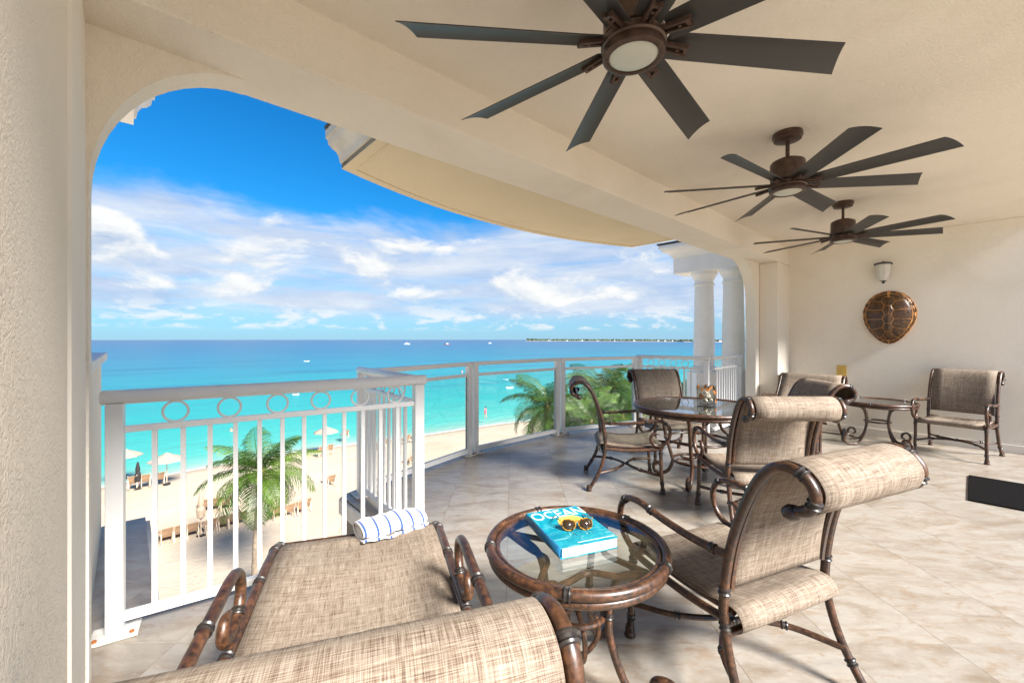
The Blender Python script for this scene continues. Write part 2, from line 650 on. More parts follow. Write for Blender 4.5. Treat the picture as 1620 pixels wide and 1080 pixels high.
M['collar'] = mat_bronze('blackened_collar', (0.012, 0.010, 0.010), (0.03, 0.02, 0.015), 0.6)
M['fabric'] = mat_fabric()
M['fan_metal'] = simple('oil_rubbed_bronze', (0.075, 0.045, 0.033), 0.38, metal=0.35, var=0.3, scale=30)
M['fan_blade'] = simple('charcoal_fan_blade', (0.036, 0.034, 0.031), 0.42, var=0.12, scale=5)
M['lens'] = simple('frosted_lens', (0.52, 0.53, 0.47), 0.35, var=0.05)
M['pane'] = mat_thin_glass('clear_pane')
M['pane_edge'] = simple('green_glass_edge', (0.02, 0.10, 0.08), 0.2)
M['table_glass'] = mat_thin_glass('table_glass', (0.90, 0.94, 0.93), 0.0, 1.6)
M['vase_glass'] = mat_thin_glass('vase_glass', (0.90, 0.90, 0.87), 0.0, 1.8)
M['sand'] = mat_sand()
M['sea'] = mat_sea()
M['leaf'] = mat_leaf('palm_leaf', (0.012, 0.047, 0.005), (0.090, 0.165, 0.012))
M['leaf_dry'] = mat_leaf('dry_palm_leaf', (0.22, 0.15, 0.05), (0.30, 0.22, 0.09))
M['trunk'] = simple('palm_bark', (0.24, 0.185, 0.13), 0.9, var=0.35, scale=6, bumpd=0.03, bscale=9)
M['lounger'] = simple('tan_lounger', (0.30, 0.19, 0.115), 0.7, var=0.2, scale=3)
M['lounger_frame'] = simple('pale_lounger_frame', (0.50, 0.38, 0.27), 0.6)
M['canvas'] = simple('cream_canvas', (0.28, 0.235, 0.185), 0.9, var=0.06)
M['canvas_tan'] = simple('tan_canvas', (0.33, 0.25, 0.18), 0.9)
M['mat'] = simple('black_doormat_pile', (0.006, 0.0055, 0.0055), 0.95, var=0.4, scale=90, spec=0.05, bumpd=0.004, bscale=350)
M['black'] = simple('black_rubber', (0.012, 0.011, 0.011), 0.8, var=0.3, scale=60, bumpd=0.003, bscale=300)
M['towel'] = mat_stripes()
M['page'] = simple('book_pages', (0.78, 0.77, 0.74), 0.8, var=0.05, scale=80)
M['skin'] = simple('sunburnt_skin', (0.42, 0.22, 0.15), 0.6)
M['pink'] = simple('pink_cloth', (0.55, 0.10, 0.16), 0.8)
M['hair'] = simple('dark_hair', (0.02, 0.012, 0.01), 0.6)
M['boat'] = simple('white_gelcoat', (0.78, 0.78, 0.78), 0.3, var=0.02)
M['red'] = simple('red_hull', (0.45, 0.05, 0.04), 0.4)
M['far_green'] = simple('far_trees', (0.045, 0.075, 0.045), 0.9, var=0.5, scale=0.02)
M['far_sand'] = simple('far_beach', (0.5, 0.42, 0.33), 0.9)
M['yellow'] = simple('yellow_cover_plate', (0.62, 0.42, 0.10), 0.5, var=0.05)
M['iron'] = simple('black_iron', (0.035, 0.033, 0.032), 0.45, var=0.2)
M['frost'] = simple('frosted_sconce_glass', (0.60, 0.58, 0.52), 0.4, var=0.08, scale=14)
M['shellwhite'] = simple('white_shell', (0.74, 0.70, 0.64), 0.5, var=0.12, scale=40)
M['leafbrown'] = simple('copper_leaf', (0.36, 0.13, 0.03), 0.4, var=0.5, scale=40)

# ------------------------------------------------------------------ ground, beach, sea
BZ = CH - 11.7                                # beach level


def at_beach(px, py, z=0.0):
    """a point on the beach from where it shows in the photograph (1620 wide)"""
    y = 665 * (CH - BZ - z) / (py - 537)
    return Vector(((px - 810) / 665 * y, y, BZ + z))


S0 = Vector((-30.0, 38.9, 0))                 # shoreline passes here
sd = Vector((0.80, 0.60, 0)).normalized()
sn = Vector((-sd.y, sd.x, 0))                 # out to sea


def shore_off(s):                             # the waterline's own gentle bays
    return 1.2 * math.sin(s * 0.075 + 0.4) + 0.5 * math.sin(s * 0.21) - 0.0009 * (s - 20) ** 2 * (1 if s < 20 else 0.4)


def build_ground():
    ss = [-6000, -2000, -600, -200, -120] + [x * 4.0 for x in range(-20, 41)] + [200, 300, 600, 2000, 6000]
    tt = [14, 6, 3, 1.5, 0, -1.5, -3, -6, -12, -24, -40, -70, -140, -500, -2000, -8000]
    rows = []
    for t in tt:
        row = []
        for s in ss:
            sc = max(-120, min(160, s))
            p = S0 + sd * s + sn * (t + shore_off(sc) * max(0, 1 - abs(t) / 40))
            h = -0.085 * t if t > -6 else 0.51 + (-t - 6) * 0.006 if t > -40 else 0.714
            row.append((p.x, p.y, BZ - 0.55 + h + 0.02))
        rows.append(row)
    mb = MB().sheet(rows)
    o = mb.build('beach', M['sand'], smooth=60)
    tag(o, kind='structure')
    n = 24000
    bed = MB()
    bed.add([(-n, -n, 0), (n, -n, 0), (n, n, 0), (-n, n, 0)], [(0, 1, 2, 3)])
    g = bed.build('ground', M['far_sand'], smooth=0)
    g.location = (0, 0, BZ - 2.2)
    tag(g, kind='structure')
    sea = MB()
    sea.add([(-n, -40, 0), (n, -40, 0), (n, n, 0), (-n, n, 0)], [(0, 1, 2, 3)])
    s = sea.build('sea', M['sea'], smooth=0)
    s.location = (S0.x, S0.y, BZ - 0.55)
    s.rotation_euler = (0, 0, math.atan2(sd.y, sd.x))
    tag(s, kind='structure')


build_ground()


def build_far_shore():
    z0 = BZ - 0.55

    def fp(px, dist):
        return Vector(((px - 810) / 665 * dist, dist, z0))
    top, edge = [], []
    pxs = list(range(832, 1330, 12))
    near, far = [], []
    for i, px in enumerate(pxs):
        dn = 3600 - 1900 * min(1, (px - 832) / 420) + random.uniform(-40, 40)
        near.append(fp(px, dn))
        far.append(fp(px, dn + 500))
    mb = MB()
    rows = [[(p.x, p.y, z0 - 0.5) for p in near], [(p.x, p.y + 25, z0 + 1.6) for p in near], [(p.x, p.y, z0 + 2.0) for p in far]]
    mb.sheet(rows)
    o = mb.build('land', M['far_sand'], smooth=60)
    tag(o, kind='structure')
    tr = MB()
    for i in range(900):
        k = random.random()
        px = 834 + 480 * k
        dn = 3600 - 1900 * min(1, (px - 832) / 420)
        p = fp(px, dn + random.uniform(45, 160))
        h = random.uniform(7, 14) * (dn / 2600) * (1.25 if 834 < px < 850 else 1)
        w = random.uniform(9, 24)
        tr.lathe([(0.01, 0), (w * 0.5, h * 0.25), (w * 0.45, h * 0.7), (w * 0.2, h), (0.01, h * 1.05)], (p.x, p.y, z0 + 1.2), 6)
    t = tr.build('far_trees', M['far_green'], smooth=0)
    tag(t, 'low dark treeline along the far shore', 'trees', kind='stuff')
    for i, px in enumerate((868, 897, 921, 946, 972, 1003, 1041, 1052, 1064, 1139)):
        dn = 3600 - 1900 * min(1, (px - 832) / 420)
        p = fp(px, dn + 35)
        w, hgt = random.uniform(6, 13), random.uniform(2.5, 5)
        rt = thing('far_building', 'tiny pale building among the trees of the far shore', 'building', p + Vector((0, 0, 1.4)), 0, 'buildings on the far shore')
        MB().box((0, 0, hgt / 2), (w, 10, hgt)).build('wall', M['slab_edge'], rt, 0)
        MB().box((0, 0, hgt + 0.9), (w * 1.05, 10.5, 1.8), taper=0.5).build('roof', M['slab_edge'], rt, 0)


build_far_shore()


def arc_uv(extra=0.0, n=13, u0=1.42, u1=5.98):
    """points along the curved front of the lobe, given in (u, v)"""
    Rr, cv = 6.0 + extra, -1.93
    pts = []
    for i in range(n):
        u = u0 + (u1 - u0) * i / (n - 1)
        pts.append((u, cv + math.sqrt(Rr * Rr - (u - 3.7) ** 2)))
    return pts


def wpoly(poly):
    return [tuple(W(u, v).xy) for u, v in poly]


# ------------------------------------------------------------------ terrace floor, laid tile by tile
VB = -0.75
REG = [
    [(-0.14, VB), (7.74, VB), (7.74, 2.35), (-0.14, 2.35)],
    [(-0.14, 2.35), (1.34, 2.35), (1.34, 2.53), (0.10, 2.76), (-0.14, 2.76)],
    [(1.34, 2.35), (6.06, 2.35)] + list(reversed(arc_uv(0.06, 13, 1.36, 6.04))),
    [(6.06, 2.35), (7.74, 2.35), (7.74, 2.76), (7.28, 2.76), (6.06, 2.58)],
    [(-0.14, 2.76), (0.10, 2.76), (0.10, 4.22), (-0.14, 4.22)],
    [(7.28, 2.76), (7.70, 2.76), (7.70, 3.95), (7.28, 3.95)],
]


def clip(poly, region):
    out = list(poly)
    n = len(region)
    for i in range(n):
        a, b = Vector(region[i]), Vector(region[(i + 1) % n])
        e = b - a
        inp, out = out, []
        if not inp:
            return []

        def side(p):
            return e.x * (p[1] - a.y) - e.y * (p[0] - a.x)
        for j in range(len(inp)):
            p, q = inp[j], inp[(j + 1) % len(inp)]
            sp, sq = side(p), side(q)
            if sp >= 0:
                out.append(p)
            if (sp >= 0) != (sq >= 0):
                t = sp / (sp - sq)
                out.append((p[0] + (q[0] - p[0]) * t, p[1] + (q[1] - p[1]) * t))
    return out


def build_floor():
    slab = MB()
    for r in REG:
        slab.prism(wpoly(r), -0.30, -0.005)
    fl = slab.build('floor', M['grout'], smooth=0)
    tag(fl, kind='structure')
    edge = MB()
    # pale nosing that runs along the outer edge just below the tiles
    line = [(0.10, 4.20), (0.10, 2.76), (1.34, 2.53)] + arc_uv(0.06, 13, 1.36, 6.04) + [(6.06, 2.58), (7.28, 2.76), (7.28, 3.95)]
    pts = [W(u, v, -0.085) for u, v in line]
    for p, q in zip(pts[:-1], pts[1:]):
        edge.bar(p, q, 0.05, 0.12)
    tag(edge.build('slab_nosing', M['slab_edge'], fl, 0))
    T_, gap = 0.485, 0.0008
    full = None
    regs = [wpoly(r) for r in REG]
    for i in range(-8, 15):
        for j in range(-3, 18):
            x0, y0 = -0.03 + i * T_, -0.085 + 0.0 + j * T_
            sq = [(x0 + gap, y0 + gap), (x0 + T_ - gap, y0 + gap), (x0 + T_ - gap, y0 + T_ - gap), (x0 + gap, y0 + T_ - gap)]
            pieces = [p for p in (clip(sq, r) for r in regs) if len(p) > 2]
            area = sum(abs(sum(p[k][0] * p[(k + 1) % len(p)][1] - p[(k + 1) % len(p)][0] * p[k][1] for k in range(len(p)))) / 2 for p in pieces)
            if area < 0.003:
                continue
            c = (x0 + T_ / 2, y0 + T_ / 2)
            if area > (T_ - 2 * gap) ** 2 * 0.9999 and len(pieces) == 1:
                if full is None:
                    mb = MB().prism([(p[0] - c[0], p[1] - c[1]) for p in sq], -0.005, 0.0)
                    full = mb.mesh('tile', 0)
                    full.materials.append(M['tile'])
                me = full
            else:
                mb = MB()
                for p in pieces:
                    mb.prism([(q[0] - c[0], q[1] - c[1]) for q in p], -0.005, 0.0)
                me = mb.mesh('tile', 0)
                me.materials.append(M['tile'])
            o = D.objects.new('tile', me)
            COL.objects.link(o)
            o.parent = fl
            o.location = (c[0], c[1], 0)


build_floor()

# ------------------------------------------------------------------ walls, ceiling, beam, arch
CZ = CH + 1.44                                # ceiling
BB = CH + 1.165                               # underside of the beam


def ubox(name, mat, u0, u1, v0, v1, z0, z1, parent=None, bevel=0.0):
    mb = MB()
    mb.prism(wpoly([(u0, v0), (u1, v0), (u1, v1), (u0, v1)]), z0, z1)
    return mb.build(name, mat, parent, 0, bevel=bevel)


def build_shell():
    c = ubox('ceiling', M['stucco'], -0.4, 8.0, VB + 0.13, 1.945, CZ, CZ + 0.3)
    tag(c, kind='structure')
    b = ubox('beam', M['stucco'], -0.4, 8.0, 1.945, 2.345, BB, CZ + 0.34, bevel=0.008)
    tag(b, 'long cream stucco beam between the ceiling and the open sea front', 'beam')
    w = ubox('end_wall', M['stucco_near'], -0.40, -0.118, VB, 1.62, -0.02, CZ - 0.002)
    tag(w, 'cream trowelled stucco wall close by at the left edge', 'wall')
    p = ubox('wall_end', M['smooth_plaster'], -0.40, -0.112, 1.62, 2.20, -0.02, BB - 0.002, w, bevel=0.03)
    ubox('baseboard', M['smooth_plaster'], -0.118, -0.104, VB, 2.18, 0.0, 0.10, w, bevel=0.004)
    bw = ubox('back_wall', M['stucco'], 7.73, 8.0, VB, 1.945, -0.02, CZ - 0.002)
    tag(bw, 'cream stucco end wall that carries the turtle shell', 'wall')
    ubox('baseboard', M['smooth_plaster'], 7.716, 7.73, VB, 1.945, 0.0, 0.095, bw, bevel=0.004)
    pi = ubox('pilaster', M['stucco'], 7.16, 8.0, 1.945, 2.20, -0.02, BB - 0.002, bevel=0.012)
    tag(pi, 'narrow cream pilaster below the far end of the beam', 'pilaster')
    # spandrels and jambs of the wide arch
    def arch(poly, label):
        mb = MB()
        n = len(poly)
        vs_ = [W(u, 2.20, z) for u, z in poly] + [W(u, 2.343, z) for u, z in poly]
        fs = [tuple(range(n)), tuple(reversed(range(n, 2 * n)))] + [(i, (i + 1) % n, n + (i + 1) % n, n + i) for i in range(n)]
        mb.add(vs_, fs)
        return tag(mb.build('arch_spandrel', M['stucco'], None, 35, bevel=0.006), label, 'arch')
    zt = BB + 0.001
    left = [(-0.40, -0.02), (-0.105, -0.02)]
    right = []
    for k in range(15):
        a = math.pi / 2 * k / 14
        left.append((0.41 - 0.515 * math.cos(a), BB - 0.60 + 0.60 * math.sin(a)))
        right.append((6.40 + 0.60 * math.sin(a), BB - 0.60 + 0.60 * math.cos(a)))
    left += [(0.41, zt), (-0.40, zt)]
    right = [(6.40, zt)] + right + [(7.00, -0.02), (8.0, -0.02), (8.0, zt)]
    arch(left, 'rounded left corner of the arch, cream stucco, against deep blue sky')
    arch(right, 'rounded far corner of the arch, cream stucco, in front of the white columns')


build_shell()


def offset_path(path, d):
    """open path in (u, v) moved outwards (to its left) by d, mitred"""
    out = []
    n = len(path)
    for i in range(n):
        def nrm(a, b):
            t = (Vector(b) - Vector(a)).normalized()
            return Vector((-t.y, t.x))
        if i == 0:
            m = nrm(path[0], path[1])
            k = 1
        elif i == n - 1:
            m = nrm(path[-2], path[-1])
            k = 1
        else:
            n1, n2 = nrm(path[i - 1], path[i]), nrm(path[i], path[i + 1])
            m = (n1 + n2).normalized()
            k = 1 / max(0.3, m.dot(n1))
        out.append((path[i][0] + m.x * d * k, path[i][1] + m.y * d * k))
    return out


CORN = [(0.0, 0.0), (0.0, 0.04), (0.012, 0.045), (0.022, 0.10), (0.040, 0.14), (0.068, 0.165), (0.092, 0.20), (0.100, 0.245), (0.112, 0.25), (0.112, 0.32), (0.0, 0.33)]


def sweep_uv(path, prof, z0):
    mb = MB()
    rows = []
    for d, z in prof:
        rows.append([W(u, v, z0 + z) for u, v in offset_path(path, d)])
    mb.sheet(rows)
    n = len(path)
    mb.uv = {}
    m = len(prof)
    for e in (0, n - 1):
        mb.f.append(tuple(i * n + e for i in range(m)))
    return mb


def build_upper():
    z0 = CH + 1.49
    path = [(1.36, 2.35)] + arc_uv(0.10, 21, 1.38, 6.02) + [(6.04, 2.35)]
    slab = MB().prism(wpoly(list(reversed(path))), z0, z0 + 0.32)
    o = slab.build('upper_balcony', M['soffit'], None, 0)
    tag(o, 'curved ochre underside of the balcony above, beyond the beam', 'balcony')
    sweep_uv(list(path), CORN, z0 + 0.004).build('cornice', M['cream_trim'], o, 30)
    inner = offset_path(path, -0.10)
    gr = MB()
    pts = [W(u, v, z0 - 0.002) for u, v in inner]
    for a, b in zip(pts[:-1], pts[1:]):
        gr.bar(a, b, 0.012, 0.008)
    gr.build('drip_bead', M['soffit'], o, 0)
    fl = MB()
    pts = [W(u, v, z0 + 0.347) for u, v in offset_path(path, 0.108)]
    for a, b in zip(pts[:-1], pts[1:]):
        fl.bar(a, b, 0.03, 0.022)
    fl.build('flashing', M['slate_trim'], o, 0)
    # cornice over the left fin, half hidden by the arch
    lp = [(-0.4, 2.9), (-0.4, 3.80), (0.03, 3.80), (0.03, 2.9)]
    q = MB().prism(wpoly(list(reversed(lp))), z0 - 0.05, z0 + 0.27).build('fin_cornice', M['white_stone'], None, 0)
    tag(q, 'stepped white cornice corner peeping past the left arch', 'cornice')
    sweep_uv(lp, CORN, z0 - 0.046).build('moulding', M['white_stone'], q, 30)
    f2 = MB()
    pts = [W(u, v, z0 + 0.297) for u, v in offset_path(lp, 0.108)]
    for a, b in zip(pts[:-1], pts[1:]):
        f2.bar(a, b, 0.03, 0.022)
    f2.build('flashing', M['slate_trim'], q, 0)


build_upper()


def build_fin_wall():
    w = ubox('parapet_wall', M['smooth_plaster'], -0.40, -0.135, 2.352, 4.10, 0.0, 1.20)
    tag(w, 'low cream parapet wall with white coping left of the railing', 'wall')
    ubox('coping', M['white_stone'], -0.42, -0.105, 2.352, 4.14, 1.20, 1.25, w, bevel=0.006)


build_fin_wall()


def build_columns():
    def column(u, v, label):
        p = W(u, v, 0)
        rt = thing('column', label, 'column', p, 0)
        MB().box((0, 0, 0.39), (0.44, 0.44, 0.78)).build('pedestal', M['white_stone'], rt, 0, bevel=0.01)
        MB().lathe([(0.215, 0.78), (0.22, 0.82), (0.20, 0.85), (0.19, 0.87)], seg=32).build('base', M['white_stone'], rt)
        MB().lathe([(0.172, 0.87), (0.172, 1.2), (0.165, 1.7), (0.152, 2.28)], seg=32).build('shaft', M['white_stone'], rt)
        MB().lathe([(0.152, 2.28), (0.172, 2.285), (0.172, 2.31), (0.155, 2.32), (0.155, 2.37), (0.17, 2.40), (0.205, 2.46), (0.215, 2.47), (0.215, 2.52)], seg=32).build('capital', M['white_stone'], rt)
    column(7.47, 3.17, 'left one of two white columns beyond the far railing')
    column(7.45, 2.68, 'white column nearest the cream arch jamb, half behind it')
    e = ubox('entablature', M['white_stone'], 7.25, 7.68, 2.40, 3.62, 2.52, 2.77)
    tag(e, 'white entablature with stepped cornice resting on the two columns', 'entablature')
    path = [(7.25, 2.40), (7.25, 3.62), (7.68, 3.62), (7.68, 2.40)]
    prof = [(d * 1.7, z * 0.78) for d, z in CORN]
    sweep_uv(path, prof, 2.772).build('cornice', M['white_stone'], e, 30)
    ubox('cornice_core', M['white_stone'], 7.26, 7.67, 2.40, 3.61, 2.77, 3.02, e)
    ubox('roof_slab', M['slate_trim'], 7.04, 7.90, 2.40, 3.83, 3.032, 3.06, e)


build_columns()


# ------------------------------------------------------------------ railings
def rail_panel(a, b, kind, label, nb=10, nr=5, hr=0.033, posts=(1, 1), inset=0.05):
    A, B = W(*a), W(*b)
    d = (B - A).normalized()
    L = (B - A).length
    rz = math.atan2(d.y, d.x)
    rt = thing('railing_panel', label, 'railing', A, rz, 'railings round the terrace edge')
    x0, x1 = inset, L - inset
    ps = 0.062
    for x, f in ((x0, posts[0]), (x1, posts[1])):
        if f:
            MB().box((x, 0, 0.525), (ps, ps, 1.05)).build('post', M['paint'], rt, 0, bevel=0.004)
            pl = MB().box((x, 0, 0.008), (0.17, 0.13, 0.014)).build('base_plate', M['plate'], rt, 0, bevel=0.004)
            bl = MB()
            for sx in (-1, 1):
                bl.lathe([(0.009, 0.0), (0.009, 0.008), (0.001, 0.010)], (x + sx * 0.062, -0.045, 0.015), 6)
            bl.build('bolt', M['rust'], rt, 0)
    hz = 1.078 if kind == 'bars' else 1.06
    if kind == 'bars':
        MB().tube([(0.0, 0, hz), (0.006, 0, hz), (L - 0.006, 0, hz), (L, 0, hz)], [hr * 0.85, hr, hr, hr * 0.85], 16).build('handrail', M['paint'], rt)
    else:
        MB().box((L / 2, 0, hz), (L - 0.012, 0.06, 0.045)).build('handrail', M['paint'], rt, 0, bevel=0.01)
    i0, i1 = x0 + ps / 2, x1 - ps / 2
    mid = (i0 + i1) / 2
    if kind == 'bars':
        MB().box((mid, 0, 0.93), (i1 - i0, 0.035, 0.028)).build('middle_rail', M['paint'], rt, 0, bevel=0.003)
        MB().box((mid, 0, 0.075), (i1 - i0, 0.04, 0.035)).build('bottom_rail', M['paint'], rt, 0, bevel=0.003)
        me = MB().box((0, 0, (0.916 + 0.0925) / 2), (0.021, 0.021, 0.916 - 0.0925)).mesh('baluster', 0)
        me.materials.append(M['paint'])
        for k in range(nb):
            o = D.objects.new('baluster', me)
            COL.objects.link(o)
            o.parent = rt
            o.location = (i0 + (i1 - i0) * (k + 1) / (nb + 1), 0, 0)
        r_ = 0.049
        me = MB().tube([(r_ * math.cos(t), 0, r_ * math.sin(t)) for t in [2 * math.pi * q / 24 for q in range(24)]], 0.0055, 6, closed=True).mesh('ring')
        me.materials.append(M['paint'])
        for k in range(nr):
            o = D.objects.new('ring', me)
            COL.objects.link(o)
            o.parent = rt
            o.location = (i0 + (i1 - i0) * (k + 0.85) / (nr + 0.4), 0, 0.995)
    else:
        MB().box((mid, 0, 0.93), (i1 - i0, 0.035, 0.035)).build('middle_rail', M['paint'], rt, 0, bevel=0.003)
        MB().box((mid, 0, 0.06), (i1 - i0, 0.045, 0.05)).build('bottom_rail', M['paint'], rt, 0, bevel=0.003)
        g = MB().box((mid, 0, 0.499), (i1 - i0 - 0.03, 0.010, 0.826))
        g.build('glass_pane', M['pane'], rt, 0)
        e = MB()
        e.box((mid, 0, 0.0835), (i1 - i0 - 0.03, 0.011, 0.003))
        for sx in (-1, 1):
            e.box((mid + sx * (i1 - i0 - 0.028) / 2, 0, 0.499), (0.004, 0.011, 0.826))
        e.build('pane_edge', M['pane_edge'], rt, 0)
    return rt


PA, PB = (-0.09, 2.635), (1.44, 2.415)
PC1, PC = (1.49, 3.60), (1.55, 3.58)
PD, PE, PF = (2.97, 3.945), (4.52, 3.945), (5.86, 3.52)
PG, PH = (5.98, 2.45), (7.22, 2.48)
rail_panel(PA, PB, 'bars', 'nearest white railing with rings and balusters, above the palm', nb=12, nr=6)
rail_panel((1.40, 2.46), PC1, 'bars', 'white baluster railing that turns outwards behind the striped towel', nb=9, nr=5, hr=0.03, posts=(0, 1))
rail_panel(PC, PD, 'glass', 'first glass railing panel, beside the outward turning balusters')
rail_panel(PD, PE, 'glass', 'middle glass railing panel, with a palm crown behind its right end')
rail_panel(PE, PF, 'glass', 'last glass railing panel, behind the left dining chair')
rail_panel(PF, PG, 'bars', 'white ring railing behind the far dining chair', nb=9, nr=5, hr=0.027)
rail_panel((6.02, 2.45), PH, 'bars', 'white ring railing below the two columns, next to the arch jamb', nb=10, nr=6, hr=0.027, posts=(0, 1))


# ------------------------------------------------------------------ ceiling fans
def fan_parts(rt, phase):
    # local origin on the ceiling, z down negative
    MB().lathe([(0.001, 0.0), (0.088, 0.0), (0.092, -0.012), (0.092, -0.03), (0.084, -0.034), (0.084, -0.05), (0.074, -0.055), (0.030, -0.060), (0.001, -0.06)], seg=36).build('canopy', M['fan_metal'], rt)
    MB().lathe([(0.013, -0.055), (0.013, -0.17), (0.024, -0.172), (0.024, -0.19), (0.013, -0.19)], seg=14).build('downrod', M['fan_metal'], rt)
    MB().lathe([(0.001, -0.178), (0.060, -0.182), (0.098, -0.20), (0.106, -0.212), (0.108, -0.30), (0.104, -0.335), (0.09, -0.345), (0.001, -0.345)], seg=40).build('motor_housing', M['fan_metal'], rt)
    MB().lathe([(0.085, -0.345), (0.112, -0.352), (0.116, -0.362), (0.116, -0.378), (0.110, -0.384), (0.113, -0.392), (0.110, -0.412), (0.096, -0.418), (0.088, -0.416), (0.088, -0.395), (0.06, -0.395)], seg=44).build('light_ring', M['fan_metal'], rt)
    MB().lathe([(0.090, -0.408), (0.075, -0.416), (0.045, -0.421), (0.001, -0.423)], seg=36).build('light_lens', M['lens'], rt)
    Rb, r0 = 0.81, 0.12
    pitch = R(17)
    rows, thick = [], 0.004
    nr_, nc = 8, 6
    for side in (1, -1):
        pass
    top, bot = [], []
    for i in range(nr_ + 1):
        t = i / nr_
        w = 0.048 + 0.012 * t
        rt_, rb_ = [], []
        for j in range(nc + 1):
            q = (j / nc * 2 - 1)
            r = r0 + (Rb - r0) * t + (0.028 * q * t)          # raked tip
            y = q * w
            zc = 0.010 * (1 - q * q) - 0.006 * t
            z = zc - y * math.tan(pitch) * (1.0 if t > 0.1 else 0.9)
            rt_.append((r, y, z + thick / 2))
            rb_.append((r, y, z - thick / 2))
        top.append(rt_)
        bot.append(rb_)
    mb = MB()
    m, n = nr_ + 1, nc + 1
    P = [p for r in top for p in r] + [p for r in bot for p in r]
    fs = []
    for i in range(m - 1):
        for j in range(n - 1):
            a = i * n + j
            fs.append((a, a + 1, a + n + 1, a + n))
            a += m * n
            fs.append((a, a + n, a + n + 1, a + 1))
    rim = [j for j in range(n)] + [i * n + n - 1 for i in range(1, m)] + [(m - 1) * n + j for j in range(n - 2, -1, -1)] + [i * n for i in range(m - 2, 0, -1)]
    for k in range(len(rim)):
        a, b = rim[k], rim[(k + 1) % len(rim)]
        fs.append((a, b, b + m * n, a + m * n))
    mb.add(P, fs)
    blade = mb.mesh('blade', 50)
    blade.materials.append(M['fan_blade'])
    ab = MB()
    for s in (-1, 1):
        ab.bar((0.075, s * 0.011, 0.004), (0.205, s * 0.013, -0.016 - s * 0.013 * 0.3), 0.011, 0.016)
    ab.bar((0.19, -0.018, -0.012), (0.20, 0.018, -0.020), 0.012, 0.012)
    ab.lathe([(0.006, 0.0), (0.006, -0.006), (0.001, -0.008)], (0.165, 0, -0.012), 8)
    arm = ab.mesh('blade_arm', 30)
    arm.materials.append(M['fan_metal'])
    for k in range(8):
        a = phase + k * math.pi / 4
        for me, nm in ((blade, 'blade'), (arm, 'blade_arm')):
            o = D.objects.new(nm, me)
            COL.objects.link(o)
            o.parent = rt
            o.location = (0, 0, -0.362)
            o.rotation_euler = (0, 0, a)


FANS = [((0.442, 1.531), 0.095, 'nearest and largest ceiling fan, its blades cut by the top edge'),
        ((1.924, 2.935), 0.624, 'middle ceiling fan of the three, dark blades spread below the ceiling'),
        ((3.475, 4.413), 0.426, 'farthest ceiling fan, hanging above the turtle shell')]
for (x, y), ph, lb in FANS:
    f = thing('ceiling_fan', lb, 'ceiling fan', (x, y, CZ), 0, 'ceiling fans in a row')
    fan_parts(f, ph)


# ------------------------------------------------------------------ furniture
def collar(mb, p, d, r):
    d = Vector(d).normalized()
    q = d.to_track_quat('Z', 'Y').to_matrix()
    mb.lathe([(r, -0.013), (r + 0.004, -0.011), (r + 0.005, -0.007), (r + 0.001, -0.003), (r + 0.001, 0.003), (r + 0.005, 0.007), (r + 0.004, 0.011), (r, 0.013)], p, 12, q)


def COLL(c, parent):
    o = c.build('collar', M['collar'], parent)
    o['kind'] = 'stuff'                       # bands a few pixels wide on one tube
    return o


def foot(mb, p):
    mb.lathe([(0.017, 0.05), (0.022, 0.03), (0.019, 0.022), (0.026, 0.008), (0.024, 0.0), (0.001, 0.0)], p, 12)


BACKP = [(-0.225, 0.40), (-0.235, 0.52), (-0.262, 0.66), (-0.31, 0.80), (-0.365, 0.905), (-0.425, 0.955), (-0.490, 0.950), (-0.527, 0.905), (-0.515, 0.855), (-0.475, 0.835)]


